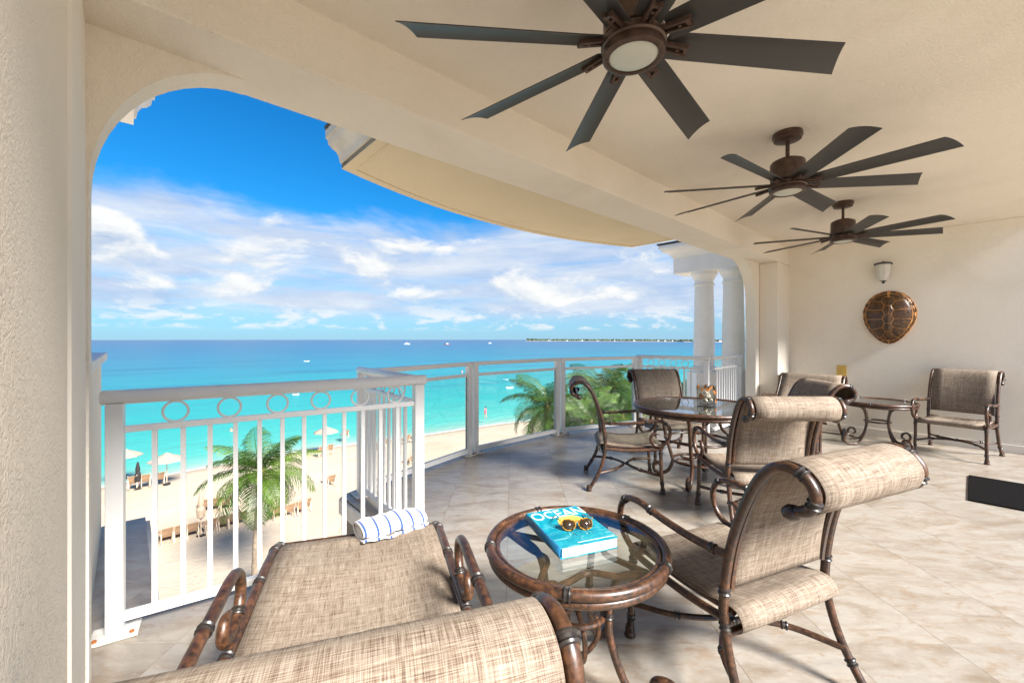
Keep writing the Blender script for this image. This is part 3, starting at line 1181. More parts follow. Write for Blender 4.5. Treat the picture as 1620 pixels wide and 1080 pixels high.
def make_chair(label, loc, rz, group, name='arm_chair'):
    rt = thing(name, label, 'chair', loc, rz, group)
    hw = 0.285
    B, F = M['bronze'], M['fabric']
    back = [(0, y, z) for y, z in BACKP]
    bk = crom(back, 5)
    for s in (-1, 1):
        x = s * hw
        # outer back post, scrolled over at the top
        o = MB().tube([(x, p.y, p.z) for p in bk], 0.0165, 10).build('back_post', B, rt)
        c = MB()
        for k in (3, 30, 38):
            t = bk[min(k + 1, len(bk) - 1)] - bk[k - 1]
            collar(c, (x, bk[k].y, bk[k].z), (0, t.y, t.z), 0.0165)
        COLL(c, o)
        f = MB()
        f.lathe([(0.001, -0.028), (0.018, -0.022), (0.025, -0.004), (0.022, 0.012), (0.012, 0.018)], (x, bk[-1].y + 0.012, bk[-1].z - 0.006), 12, Vector((0, -1, 0.4)).to_track_quat('Z', 'Y').to_matrix())
        f.build('finial', M['bronze_dark'], o)
        # rear leg
        leg = crom([(x, -0.225, 0.42), (x, -0.24, 0.30), (x * 1.02, -0.285, 0.16), (x * 1.05, -0.365, 0.02)], 5)
        l = MB().tube(leg, 0.0155, 10)
        foot(l, (x * 1.055, -0.372, 0.0))
        lo = l.build('leg', B, rt)
        c = MB()
        collar(c, leg[12], leg[13] - leg[11], 0.0155)
        collar(c, leg[3], leg[4] - leg[2], 0.0155)
        COLL(c, lo)
        # front leg
        l = MB().tube([(x, 0.245, 0.40), (x, 0.25, 0.2), (x * 1.02, 0.262, 0.02)], 0.0155, 10)
        foot(l, (x * 1.02, 0.262, 0.0))
        lo = l.build('leg', B, rt)
        c = MB()
        collar(c, (x * 1.01, 0.257, 0.09), (0, 0, 1), 0.0155)
        collar(c, (x, 0.247, 0.35), (0, 0, 1), 0.0155)
        COLL(c, lo)
        # side rail of the seat and the inner sling rail
        MB().tube(crom([(x, -0.235, 0.375), (x, -0.05, 0.365), (x, 0.15, 0.375), (x, 0.262, 0.39)], 5), 0.0145, 10).build('seat_rail', B, rt)
        ins = s * (hw - 0.032)
        mb = MB().tube([(ins, p.y, p.z) for p in bk[3:]], 0.0125, 8)
        mb.tube(crom([(ins, -0.245, 0.395), (ins, 0.0, 0.385), (ins, 0.255, 0.405)], 5), 0.012, 8)
        mb.build('sling_rail', B, rt)
        # arm ending in an open scroll over the front leg
        ax = s * (hw + 0.012)
        arm = crom([(x, -0.243, 0.60), (ax, -0.10, 0.600), (ax, 0.06, 0.612), (ax, 0.20, 0.632), (ax, 0.285, 0.612), (ax, 0.322, 0.545), (ax, 0.305, 0.465), (ax, 0.245, 0.415), (ax, 0.185, 0.425),
                    (ax, 0.160, 0.480), (ax, 0.190, 0.525), (ax, 0.232, 0.520)], 5)
        nn = len(arm)
        a = MB().tube(arm, [0.0145 if i < nn - 8 else 0.0145 - 0.0075 * (i - nn + 8) / 8 for i in range(nn)], 10).build('arm', B, rt)
        c = MB()
        for k in (2, 12, 20):
            collar(c, arm[k], arm[k + 1] - arm[k - 1], 0.0145)
        COLL(c, a)
    # cross bars: behind the seat, below the front edge, inside the scroll
    cb = MB()
    cb.tube([(-hw, -0.238, 0.325), (hw, -0.238, 0.325)], 0.0145, 10)
    cr = cb.build('crossbar', B, rt)
    c = MB()
    collar(c, (0.0, -0.238, 0.325), (1, 0, 0), 0.0145)
    COLL(c, cr)
    cb = MB().tube([(-hw, 0.250, 0.372), (hw, 0.250, 0.372)], 0.013, 10)
    cb.build('crossbar', B, rt)
    e = bk[-1]
    MB().tube([(-hw - 0.0, e.y + 0.002, e.z), (hw + 0.0, e.y + 0.002, e.z)], 0.0125, 10).build('crossbar', B, rt)
    # bowed stretchers
    for y0, y1, s in ((-0.30, -0.035, 1), (0.252, 0.0, -1)):
        pts = crom([(-hw, y0, 0.15), (-hw * 0.62, (y0 + y1) / 2 + s * 0.035, 0.165), (0, y1, 0.17), (hw * 0.62, (y0 + y1) / 2 + s * 0.035, 0.165), (hw, y0, 0.15)], 6)
        st = MB().tube(pts, 0.0125, 8).build('stretcher', B, rt)
        c = MB()
        for k in (6, 12, 18):
            collar(c, pts[k], pts[k + 1] - pts[k - 1], 0.0125)
        COLL(c, st)
    # slings
    w = hw - 0.022
    xs = [w * (k / 6 * 2 - 1) for k in range(7)]
    rows = []
    prof = bk[3:]
    for i, p in enumerate(prof):
        sag = 0.018 * math.sin(math.pi * min(1, i / 24))
        rows.append([(x, p.y - sag * (1 - (x / w) ** 2) + 0.004, p.z + 0.0145 * (1 if i > 14 else 0)) for x in xs])
    # ride outside the rail on the scroll
    rows = []
    for i, p in enumerate(prof):
        a, b = prof[max(0, i - 1)], prof[min(len(prof) - 1, i + 1)]
        t = (b - a).normalized()
        nrm = Vector((0, t.z, -t.y))           # front side of the upright part, outside of the scroll
        ride = 0.0135 if i > 10 else 0.0135 * i / 10
        sag = 0.022 * math.sin(math.pi * min(1.0, i / 22)) if i < 22 else 0
        rows.append([tuple(Vector((x, p.y, p.z)) + nrm * (ride - sag * (1 - (x / w) ** 2))) for x in xs])
    MB().sheet(rows).build('back_sling', F, rt, 60, solid=0.004)
    sp = crom([(0, -0.265, 0.335), (0, -0.283, 0.355), (0, -0.278, 0.385), (0, -0.24, 0.412), (0, -0.10, 0.395), (0, 0.08, 0.397), (0, 0.21, 0.418), (0, 0.262, 0.415), (0, 0.277, 0.392), (0, 0.262, 0.37)], 4)
    rows = []
    for p in sp:
        rows.append([(x, p.y, p.z - 0.014 * (1 - (x / w) ** 2) * (1 if -0.2 < p.y < 0.2 else 0.3)) for x in xs])
    MB().sheet(rows).build('seat_sling', F, rt, 60, solid=0.004)
    return rt


def face(fx, fy):
    return math.atan2(-fx, fy)


DIN = 'dining chairs round the glass table'
ch0 = make_chair('brown bamboo-look armchair in the foreground with pale rolled headrest, right of the book table', (0.906, 1.783, 0), face(-0.40, 0.917), 'matching brown armchairs')
dup(ch0, 'dining chair at the left side of the glass table, seen from its side', (1.09, 3.98, 0), face(0.99, -0.13))
dup(ch0, 'dining chair at the far side of the table, facing us in front of the railing', (1.80, 4.80, 0), face(0.10, -1.0))
dup(ch0, 'dining chair with its back to us, right behind the foreground armchair', (1.80, 3.16, 0), face(0.02, 1.0))
dup(ch0, 'dining chair at the right side of the table, its scroll beside the wheeled chaise', (2.33, 3.80, 0), face(-0.99, 0.12))
dup(ch0, 'empty dark armchair standing alone against the end wall', (5.17, 4.90, 0), face(-0.85, -0.53))


def make_chaise(label, loc, rz):
    rt = thing('chaise_longue', label, 'chaise', loc, rz, 'chaise longues on the terrace')
    hw = 0.365
    B, F = M['bronze'], M['fabric']
    bp = [(0.02, 0.385), (-0.08, 0.45), (-0.20, 0.555), (-0.30, 0.660), (-0.375, 0.760), (-0.425, 0.822), (-0.485, 0.840), (-0.545, 0.818), (-0.570, 0.752), (-0.547, 0.706), (-0.510, 0.695)]
    bk = crom([(0, y, z) for y, z in bp], 5)
    bed = crom([(0, -0.10, 0.385), (0, 0.10, 0.385), (0, 0.45, 0.39), (0, 0.75, 0.405), (0, 0.95, 0.395), (0, 1.06, 0.355)], 6)
    for s in (-1, 1):
        x = s * hw
        p_ = MB().tube([(x, p.y, p.z) for p in bk], 0.019, 12).build('back_post', B, rt)
        c = MB()
        for k in (24, 34, 45):
            collar(c, (x, bk[k].y, bk[k].z), bk[k + 1] - bk[k - 1], 0.019)
        COLL(c, p_)
        MB().tube([(s * (hw - 0.034), p.y, p.z) for p in bk], 0.013, 8).build('sling_rail', B, rt)
        r_ = MB().tube([(x, p.y, p.z) for p in bed], 0.018, 12).build('side_rail', B, rt)
        c = MB()
        for k in (9, 16, 23, 29):
            collar(c, (x, bed[k].y, bed[k].z), bed[k + 1] - bed[k - 1], 0.018)
        COLL(c, r_)
        l = MB().tube(crom([(x, 0.86, 0.39), (x, 0.88, 0.22), (x * 1.02, 0.93, 0.02)], 5), 0.0165, 10)
        foot(l, (x * 1.02, 0.932, 0))
        l.build('leg', B, rt)
        l = MB().tube(crom([(x, 0.02, 0.385), (x, -0.10, 0.25), (x, -0.30, 0.10)], 5), 0.0165, 10)
        l.build('leg', B, rt)
        whl = MB().tube([(x + s * 0.02, -0.30 + 0.072 * math.cos(t), 0.088 + 0.072 * math.sin(t)) for t in [2 * math.pi * q / 20 for q in range(20)]], 0.016, 8, closed=True)
        wo = whl.build('wheel', M['black'], rt)
        MB().lathe([(0.001, -0.012), (0.05, -0.010), (0.06, -0.004), (0.06, 0.004), (0.05, 0.010), (0.001, 0.012)], (x + s * 0.02, -0.30, 0.088), 16, Matrix.Rotation(math.pi / 2, 3, 'Y')).build('hub', M['bronze_dark'], wo)
        ax = s * (hw + 0.002)
        arm = crom([(ax, -0.22, 0.53), (ax, -0.14, 0.555), (ax, 0.0, 0.570), (ax, 0.18, 0.585), (ax, 0.33, 0.595), (ax, 0.405, 0.57), (ax, 0.425, 0.505), (ax, 0.385, 0.445), (ax, 0.305, 0.425), (ax, 0.245, 0.455), (ax, 0.262, 0.505), (ax, 0.305, 0.505)], 5)
        nn = len(arm)
        a = MB().tube(arm, [0.017 if i < nn - 8 else 0.017 - 0.008 * (i - nn + 8) / 8 for i in range(nn)], 10).build('arm', B, rt)
        c = MB()
        for k in (13, 34):
            collar(c, arm[k], arm[k + 1] - arm[k - 1], 0.017)
        COLL(c, a)
        MB().tube([(ax, 0.305, 0.43), (x, 0.305, 0.38)], 0.012, 8).build('arm_bracket', B, rt)
    for y, z in ((1.06, 0.355), (0.55, 0.345), (0.02, 0.36), (bk[-1].y, bk[-1].z)):
        MB().tube([(-hw, y, z), (hw, y, z)], 0.014, 10).build('crossbar', B, rt)
    MB().tube([(-hw - 0.02, -0.30, 0.088), (hw + 0.02, -0.30, 0.088)], 0.009, 8).build('axle', B, rt)
    w = hw - 0.022
    xs = [w * (k / 8 * 2 - 1) for k in range(9)]
    rows = []
    for i, p in enumerate(bed[3:]):
        rows.append([(x, p.y, p.z + 0.006 - 0.022 * (1 - (x / w) ** 2) * (1 if p.y < 0.9 else 0.3)) for x in xs])
    MB().sheet(rows).build('seat_sling', F, rt, 60, solid=0.004)
    rows = []
    for i, p in enumerate(bk):
        a, b = bk[max(0, i - 1)], bk[min(len(bk) - 1, i + 1)]
        t = (b - a).normalized()
        nrm = Vector((0, t.z, -t.y))
        sag = 0.03 * math.sin(math.pi * min(1, i / 26)) if i < 26 else 0
        rows.append([tuple(Vector((x, p.y, p.z)) + nrm * (0.014 - sag * (1 - (x / w) ** 2))) for x in xs])
    MB().sheet(rows).build('back_sling', F, rt, 60, solid=0.004)
    return rt


AX = Vector((-0.315, 0.949))
c0 = make_chaise('large chaise longue in the foreground carrying the rolled striped towel', (-0.422, 1.113, 0), face(AX.x, AX.y))
c1 = dup(c0, 'grey brown chaise longue with small wheels in the far corner', (0, 0, 0), 0)
pc = W(6.66, 1.52)
c1.location = (pc.x, pc.y, 0)
c1.rotation_euler = (0, 0, face(-SU, -CU))


def ring_pts(r, z, n=40, c=(0, 0)):
    return [(c[0] + r * math.cos(2 * math.pi * k / n), c[1] + r * math.sin(2 * math.pi * k / n), z) for k in range(n)]


def make_side_table(label, loc, rz, Rt=0.35, h=0.55, hoops=True):
    rt = thing('side_table', label, 'table', loc, rz, 'small round side tables')
    B = M['bronze']
    rim = MB()
    rim.tube(ring_pts(Rt - 0.018, h - 0.014, 56), 0.0185, 10, closed=True)
    rim.tube(ring_pts(Rt - 0.026, h - 0.046, 56), 0.0165, 10, closed=True)
    ro = rim.build('rim', B, rt)
    c = MB()
    for k in range(5):
        a = 0.5 + k * 2 * math.pi / 5
        collar(c, ((Rt - 0.018) * math.cos(a), (Rt - 0.018) * math.sin(a), h - 0.014), (-math.sin(a), math.cos(a), 0), 0.0185)
    COLL(c, ro)
    MB().tube(ring_pts(Rt - 0.045, h - 0.016, 56), 0.0105, 8, closed=True).build('inner_rim', B, rt)
    MB().lathe([(0.001, h - 0.016), (Rt - 0.038, h - 0.016), (Rt - 0.038, h - 0.008), (0.001, h - 0.008)], seg=56).build('glass_top', M['table_glass'], rt)
    sc = Rt / 0.35
    for k in range(4):
        a = math.pi / 4 + k * math.pi / 2
        prof = [(Rt - 0.03, h - 0.05), (0.235 * sc, h - 0.062), (0.165 * sc, h - 0.10), (0.135 * sc, h - 0.20), (0.135 * sc, h - 0.32), (0.175 * sc, 0.11), (0.235 * sc, 0.030), (0.305 * sc, 0.020), (0.370 * sc, 0.035), (0.395 * sc, 0.090), (0.360 * sc, 0.140), (0.305 * sc, 0.135), (0.290 * sc, 0.092), (0.322 * sc, 0.074)]
        pts = crom([(r * math.cos(a), r * math.sin(a), z) for r, z in prof], 5)
        n = len(pts)
        l = MB().tube(pts, [0.0145 if i < n - 10 else 0.0145 - 0.006 * (i - n + 10) / 10 for i in range(n)], 10).build('leg', B, rt)
        c = MB()
        collar(c, pts[17], pts[18] - pts[16], 0.0145)
        COLL(c, l)
        # curved brace below the glass
        b = a + math.pi / 4
        mid = Vector((0.12 * math.cos(b), 0.12 * math.sin(b), h - 0.062))
        p0 = Vector(((Rt - 0.03) * math.cos(a), (Rt - 0.03) * math.sin(a), h - 0.05))
        p1 = Vector(((Rt - 0.03) * math.cos(a + math.pi / 2), (Rt - 0.03) * math.sin(a + math.pi / 2), h - 0.05))
        MB().tube(crom([p0, p0.lerp(mid, 0.6) + Vector((0, 0, -0.004)), mid, p1.lerp(mid, 0.6) + Vector((0, 0, -0.004)), p1], 6), 0.012, 8).build('brace', B, rt)
    MB().tube(ring_pts(0.115 * sc, h - 0.26, 32), 0.0115, 8, closed=True).build('hoop', B, rt)
    for a in (0.0, math.pi / 2) if hoops else ():
        pts = [(0.095 * math.cos(t) * math.cos(a), 0.095 * math.cos(t) * math.sin(a), h - 0.36 + 0.095 * math.sin(t)) for t in [2 * math.pi * q / 28 for q in range(28)]]
        MB().tube(pts, 0.0105, 8, closed=True).build('hoop', B, rt)
    return rt


make_side_table('round glass side table in the foreground under the ocean book', (0.252, 1.655, 0), R(12), 0.355, 0.55)
t2 = make_side_table('small round side table with scrolled feet against the end wall', (4.66, 5.36, 0), R(48), 0.395, 0.56, False)


def make_dining_table():
    rt = thing('dining_table', 'round glass dining table with bronze rim among four chairs', 'table', (1.75, 3.97, 0), R(10))
    B = M['bronze']
    Rt, h = 0.585, 0.725
    rim = MB()
    rim.tube(ring_pts(Rt - 0.02, h - 0.018, 64), 0.0195, 10, closed=True)
    rim.tube(ring_pts(Rt - 0.03, h - 0.05, 64), 0.0165, 10, closed=True)
    rim.build('rim', B, rt)
    MB().tube(ring_pts(Rt - 0.048, h - 0.018, 64), 0.010, 8, closed=True).build('inner_rim', B, rt)
    MB().lathe([(0.001, h - 0.018), (Rt - 0.042, h - 0.018), (Rt - 0.042, h - 0.009), (0.001, h - 0.009)], seg=64).build('glass_top', M['table_glass'], rt)
    for k in range(4):
        a = math.pi / 4 + k * math.pi / 2
        prof = [(Rt - 0.04, h - 0.055), (0.40, h - 0.075), (0.325, h - 0.15), (0.29, h - 0.32), (0.245, 0.25), (0.225, 0.16), (0.27, 0.06), (0.345, 0.022), (0.40, 0.045), (0.405, 0.10), (0.365, 0.125), (0.335, 0.10)]
        pts = crom([(r * math.cos(a), r * math.sin(a), z) for r, z in prof], 5)
        MB().tube(pts, 0.0165, 10).build('leg', B, rt)
        p0 = Vector(((Rt - 0.04) * math.cos(a), (Rt - 0.04) * math.sin(a), h - 0.055))
        MB().tube(crom([p0, (0.2 * math.cos(a + 0.4), 0.2 * math.sin(a + 0.4), h - 0.07), (0.05 * math.cos(a), 0.05 * math.sin(a), h - 0.07)], 6), 0.012, 8).build('brace', B, rt)
    for z, r in ((0.20, 0.235), (0.40, 0.30)):
        MB().tube(ring_pts(r - 0.012, z, 40), 0.012, 8, closed=True).build('hoop', B, rt)
    for k in range(4):
        a = k * math.pi / 2
        MB().tube([(0.07 * math.cos(t) + 0.14 * math.cos(a), 0.07 * math.sin(t) + 0.14 * math.sin(a), 0.20) for t in [2 * math.pi * q / 24 for q in range(24)]], 0.009, 8, closed=True).build('hoop', B, rt)


make_dining_table()


# ------------------------------------------------------------------ small things on the tables
def build_vase():
    rt = thing('glass_vase', 'glass cylinder with copper leaves and white shells on the dining table', 'vase', (1.865, 4.03, 0.7165), 0)
    Rv, hv = 0.085, 0.185
    MB().lathe([(Rv, 0.012), (Rv, hv), (Rv - 0.004, hv), (Rv - 0.004, 0.018), (0.001, 0.018)], seg=32).build('cylinder', M['vase_glass'], rt)
    MB().lathe([(0.001, 0), (Rv - 0.01, 0), (Rv, 0.006), (Rv, 0.012), (0.001, 0.012)], seg=32).build('base', M['vase_glass'], rt)
    rnd = random.Random(3)
    for k in range(16):
        a = k * 2 * math.pi / 16 * 1.0 + rnd.uniform(-.1, .1)
        zc = rnd.choice((0.05, 0.09, 0.13, 0.16)) + rnd.uniform(-0.01, 0.01)
        tilt = rnd.uniform(-0.8, 0.8)
        vs_ = []
        L, w = rnd.uniform(0.026, 0.036), rnd.uniform(0.011, 0.016)
        for px, py in ((0, -L), (w, -L * 0.2), (w * 0.7, L * 0.4), (0, L), (-w * 0.7, L * 0.4), (-w, -L * 0.2)):
            x = px * math.cos(tilt) - py * math.sin(tilt)
            z = px * math.sin(tilt) + py * math.cos(tilt)
            aa = a + x / Rv
            vs_.append(((Rv + 0.003) * math.cos(aa), (Rv + 0.003) * math.sin(aa), max(0.014, zc + z)))
        MB().add(vs_, [(0, 1, 2, 3, 4, 5)]).build('leaf', M['leafbrown'], rt, 0, solid=0.002)
    for k in range(9):
        a, r = rnd.uniform(0, 6.28), rnd.uniform(0, 0.045)
        s = rnd.uniform(0.018, 0.027)
        q = Matrix.Rotation(rnd.uniform(0, 3), 3, 'X') @ Matrix.Rotation(rnd.uniform(0, 3), 3, 'Z')
        prof = [(0.001, -s), (s * 0.55, -s * 0.5), (s * 0.75, 0), (s * 0.45, s * 0.55), (s * 0.5, s * 0.7), (s * 0.2, s * 1.0), (0.001, s * 1.25)]
        MB().lathe(prof, (r * math.cos(a), r * math.sin(a), 0.045 + 0.035 * (k // 3)), 10, q).build('shell', M['shellwhite'], rt)


build_vase()


def mat_cover():
    m, T, b = new_mat('teal_book_cover')
    tc = T.add('ShaderNodeTexCoord').outputs['Object']
    n = T.noise(tc, 9, 6, 0.6, 1.2)
    n2 = T.noise(T.mapping(tc, scale=(5, 30, 5)), 1.0, 5, 0.6, 2)
    c = T.ramp(n, [(0.3, (0.0, 0.13, 0.20)), (0.55, (0.004, 0.22, 0.285)), (0.75, (0.06, 0.34, 0.39))])
    c = T.mix(T.smooth(n2, 0.52, 0.72, 0, 0.7), c, (0.20, 0.46, 0.50))
    T.set(b, 'Base Color', c)
    b.inputs['Roughness'].default_value = 0.18
    return m


def mat_dome():
    m, T, b = new_mat('orange_print')
    tc = T.add('ShaderNodeTexCoord').outputs['Object']
    sep = T.add('ShaderNodeSeparateXYZ')
    T.set(sep, 0, tc)
    n = T.noise(tc, 60, 4)
    f = T.math('ADD', T.math('MULTIPLY', sep.outputs[1], 11.0), T.math('MULTIPLY', n, 0.4))
    T.set(b, 'Base Color', T.ramp(f, [(0.0, (0.75, 0.16, 0.04)), (0.5, (0.80, 0.36, 0.04)), (1.0, (0.80, 0.55, 0.10))]))
    b.inputs['Roughness'].default_value = 0.2
    return m


def text_mesh(txt, size, mat, name, parent, loc, rot=(0, 0, 0), sx=1.0, ext=0.0003):
    cu = D.curves.new('txt', 'FONT')
    cu.body = txt
    cu.size = size
    cu.extrude = ext
    cu.align_x = 'CENTER'
    to = D.objects.new('txt', cu)
    COL.objects.link(to)
    dg = bpy.context.evaluated_depsgraph_get()
    me = D.meshes.new_from_object(to.evaluated_get(dg))
    D.objects.remove(to)
    me.materials.clear()
    me.materials.append(mat)
    o = D.objects.new(name, me)
    COL.objects.link(o)
    o.parent = parent
    o.location = loc
    o.rotation_euler = rot
    o.scale = (sx, 1, 1)
    return o


def build_book():
    # corners as they lie on the table: x along the title, y up the page
    zt = 0.5425
    bw, bl, bh = 0.245, 0.325, 0.042
    ax = Vector((0.935, 0.355)).normalized()
    rt = thing('book', 'thick turquoise hardback titled OCEAN on the glass side table', 'book', (0.235, 1.72, zt), math.atan2(ax.y, ax.x))
    cov, page = mat_cover(), M['page']
    MB().box((0, 0, 0.0015), (bw, bl, 0.003)).build('back_cover', cov, rt, 0)
    MB().box((0.003, 0, bh / 2), (bw - 0.012, bl - 0.010, bh - 0.006)).build('pages', page, rt, 0)
    MB().box((0, 0, bh - 0.0015), (bw, bl, 0.003)).build('front_cover', cov, rt, 0)
    sp = [(-bw / 2, z, 0) for z in (0, bh)]
    mb = MB()
    pr = [(-bw / 2 - 0.007 * math.sin(math.pi * k / 8), bh * k / 8) for k in range(9)]
    mb.sheet([[(x, -bl / 2, z) for x, z in pr], [(x, bl / 2, z) for x, z in pr]])
    spm = simple('blue_book_spine', (0.015, 0.13, 0.27), 0.3, var=0.5, scale=18)
    mb.build('spine', spm, rt, 60, solid=0.002)
    pale = simple('pale_print', (0.66, 0.76, 0.74), 0.25, var=0.12, scale=30)
    text_mesh('OCEAN', 0.100, pale, 'title', rt, (0.004, bl / 2 - 0.084, bh + 0.0006), sx=0.72)
    d = MB()
    pts = [(0.062 * math.cos(t), 0.078 * math.sin(t)) for t in [math.pi * k / 20 for k in range(21)]]
    pts = [(x, y - 0.012 * (1 - (x / 0.062) ** 2) if k in () else y) for k, (x, y) in enumerate(pts)]
    d.prism([(x, y) for x, y in pts], 0, 0.0005)
    o = d.build('orange_dome', mat_dome(), rt, 0)
    o.location = (0.024, 0.006, bh + 0.0002)
    tn = MB()
    rnd = random.Random(5)
    for k in range(11):
        x0 = -0.035 + 0.011 * k
        L = rnd.uniform(0.05, 0.12)
        pp = [(x0 + rnd.uniform(-0.004, 0.004) + 0.2 * (x0 - 0.02) * q, 0.018 - L * q, bh + 0.0004) for q in (0, 0.35, 0.7, 1)]
        tn.tube(crom(pp, 4), 0.0011, 4)
    tn.build('tentacles', simple('dark_teal_print', (0.005, 0.11, 0.14), 0.3), rt)
    MB().box((0.035, -bl / 2 + 0.016, bh + 0.0005), (0.16, 0.0022, 0.0006)).build('byline', pale, rt, 0)
    return rt, bh + zt


book, book_top = build_book()


def build_sunglasses():
    rt = thing('sunglasses', 'tortoiseshell sunglasses lying folded open on the turquoise book', 'sunglasses', (0.259, 1.675, book_top + 0.001), R(8))
    tor, T, b = new_mat('tortoiseshell')
    tc = T.add('ShaderNodeTexCoord').outputs['Object']
    T.set(b, 'Base Color', T.ramp(T.noise(tc, 130, 3), [(0.42, (0.012, 0.007, 0.004)), (0.6, (0.42, 0.22, 0.02))]))
    b.inputs['Roughness'].default_value = 0.12
    len_m = simple('brown_lens', (0.030, 0.018, 0.010), 0.06, var=0.3)
    tilt = Matrix.Rotation(R(58), 3, 'X')
    for s in (-1, 1):
        cx = s * 0.034
        pts = []
        for q in range(26):
            t = 2 * math.pi * q / 26
            x, y = 0.028 * math.cos(t), 0.023 * math.sin(t)
            if y > 0:
                y *= 0.82
                x += s * 0.004 * (y / 0.02)
            p = tilt @ Vector((cx + x, y, 0)) + Vector((0, 0, 0.0215))
            pts.append(p)
        fr = MB().tube(pts, 0.0024, 8, closed=True).build('frame', tor, rt)
        c = sum(pts, Vector()) / len(pts)
        lm = MB().add([c + Vector((0, -0.002, 0.001))] + [p for p in pts], [(0, k + 1, (k + 1) % 26 + 1) for k in range(26)])
        lm.build('lens', len_m, rt, 60, solid=0.0015)
        hinge = Vector((cx + s * 0.031, 0.007, 0.034))
        MB().tube(crom([hinge, hinge + Vector((s * 0.006, 0.02, 0.0)), Vector((cx + s * 0.036, 0.085, 0.012)), Vector((cx + s * 0.030, 0.125, 0.003))], 5), 0.0022, 6).build('temple', tor, rt)
    MB().tube(crom([(-0.008, 0.0055, 0.0285), (0, 0.0075, 0.0315), (0.008, 0.0055, 0.0285)], 5), 0.0022, 6).build('bridge', tor, rt)


build_sunglasses()


def build_towel():
    # a towel folded in layers and rolled into a soft flattened bundle, stripes across its length
    cx = Vector((0.949, 0.315))
    p = Vector((-0.60, 2.095))
    cx = Vector((math.cos(R(36)), math.sin(R(36))))
    rt = thing('towel', 'rolled white towel with thin blue stripes on the foot of the chaise', 'towel', (p.x, p.y, 0.385), math.atan2(cx.y, cx.x))
    L = 0.325
    rnd = random.Random(2)

    def spiral(t):
        """outer layer first, t in turns going inwards"""
        a = math.pi * 1.15 + t * 2 * math.pi
        k = 1 - 0.27 * t
        x = 0.100 * k * math.cos(a)
        z = 0.041 * k * math.sin(a) * (1.0 if math.sin(a) > 0 else 0.8)
        return x, z + 0.040 + 0.003 * t
    n, m = 84, 30
    rows = []
    for i in range(m + 1):
        s = i / m * 2 - 1
        row = []
        for j in range(n + 1):
            t = j / n * 2.6
            x, z = spiral(t)
            w = 0.0022 * math.sin(i * 0.9 + j * 0.22) + 0.0018 * math.sin(i * 0.43 - j * 0.35)
            stretch = 1 - 0.012 * t + 0.010 * math.sin(t * 5.1) * (1 if abs(s) > 0.8 else 0)
            bulge = 1 + 0.06 * math.cos(s * 2.4) - 0.05 * (s > 0.2) * (s - 0.2)
            row.append((s * L / 2 * stretch, x * bulge + w, 0.040 + (z - 0.040) * (bulge + 0.10 * math.cos(s * 1.4 + 0.4)) + w))
        rows.append(row)
    mb = MB()
    P = [p_ for r in rows for p_ in r]
    uvs = [(i / m * L, j / n * 0.9) for i in range(m + 1) for j in range(n + 1)]
    mb.add(P, [(i * (n + 1) + j, i * (n + 1) + j + 1, (i + 1) * (n + 1) + j + 1, (i + 1) * (n + 1) + j) for i in range(m) for j in range(n)], uvs)
    mb.build('roll', M['towel'], rt, 70, solid=0.011)
    # the inner fold that shows between the layers at the ends
    core = MB()
    pts = [(0.046 * math.cos(a), 0.018 * math.sin(a)) for a in [2 * math.pi * k / 16 for k in range(16)]]
    core.sheet([[(sx * (L / 2 - 0.004), x, z + 0.040) for x, z in pts + pts[:1]] for sx in (-1, -0.3, 0.3, 1)])
    core.uv = {}
    core.f.append(tuple(range(16)))
    core.f.append(tuple(range(51, 51 + 16)))
    core.build('inner_fold', simple('white_towelling', (0.80, 0.79, 0.77), 0.95, var=0.05, scale=60, bumpd=0.004, bscale=200), rt, 60)


build_towel()


def build_mat_and_wall_things():
    mb = MB().prism(wpoly([(5.16, -0.70), (6.10, -0.70), (6.10, 0.02), (5.16, 0.02)]), 0.001, 0.014)
    o = mb.build('doormat', M['mat'], None, 0, bevel=0.004)
    tag(o, 'black rubber doormat on the stone floor at the right edge', 'doormat')
    rz = math.atan2(-CU, -SU)                 # local +x points into the room (towards -u)
    p = W(7.73, 1.285, 0.865)
    rt = thing('wall_plate', 'yellow cover plate on the wall behind the wheeled chaise', 'plate', p, rz)
    MB().box((0.006, 0, 0), (0.012, 0.115, 0.20)).build('plate', M['yellow'], rt, 0, bevel=0.003)
    MB().box((0.016, 0, 0), (0.01, 0.06, 0.11)).build('flap', M['yellow'], rt, 0, bevel=0.003)
    # sconce
    p = W(7.73, 0.815, CH + 0.93)
    rt = thing('wall_sconce', 'small unlit wall sconce of frosted glass above the turtle shell', 'wall lamp', p, rz)
    MB().box((0.010, 0, 0.02), (0.02, 0.10, 0.20)).build('back_plate', M['iron'], rt, 0, bevel=0.004)
    prof = [(0.046, -0.125), (0.062, -0.08), (0.078, 0.0), (0.085, 0.095)]
    mb = MB().lathe(prof, (0.10, 0, 0), 8, Matrix.Rotation(R(22.5), 3, 'Z'))
    mb.build('lamp_shade', M['frost'], rt, 20)
    MB().lathe([(0.104, 0.095), (0.106, 0.106), (0.092, 0.116), (0.05, 0.128), (0.02, 0.132), (0.001, 0.132)], (0.10, 0, 0), 8, Matrix.Rotation(R(22.5), 3, 'Z')).build('cap', M['iron'], rt, 20)
    MB().lathe([(0.001, -0.165), (0.014, -0.158), (0.018, -0.145), (0.012, -0.135), (0.040, -0.128), (0.001, -0.125)], (0.10, 0, 0), 12).build('finial', M['iron'], rt)
    MB().tube([(0.01, 0, 0.11), (0.10, 0, 0.135)], 0.012, 8).build('bracket', M['iron'], rt)


build_mat_and_wall_things()


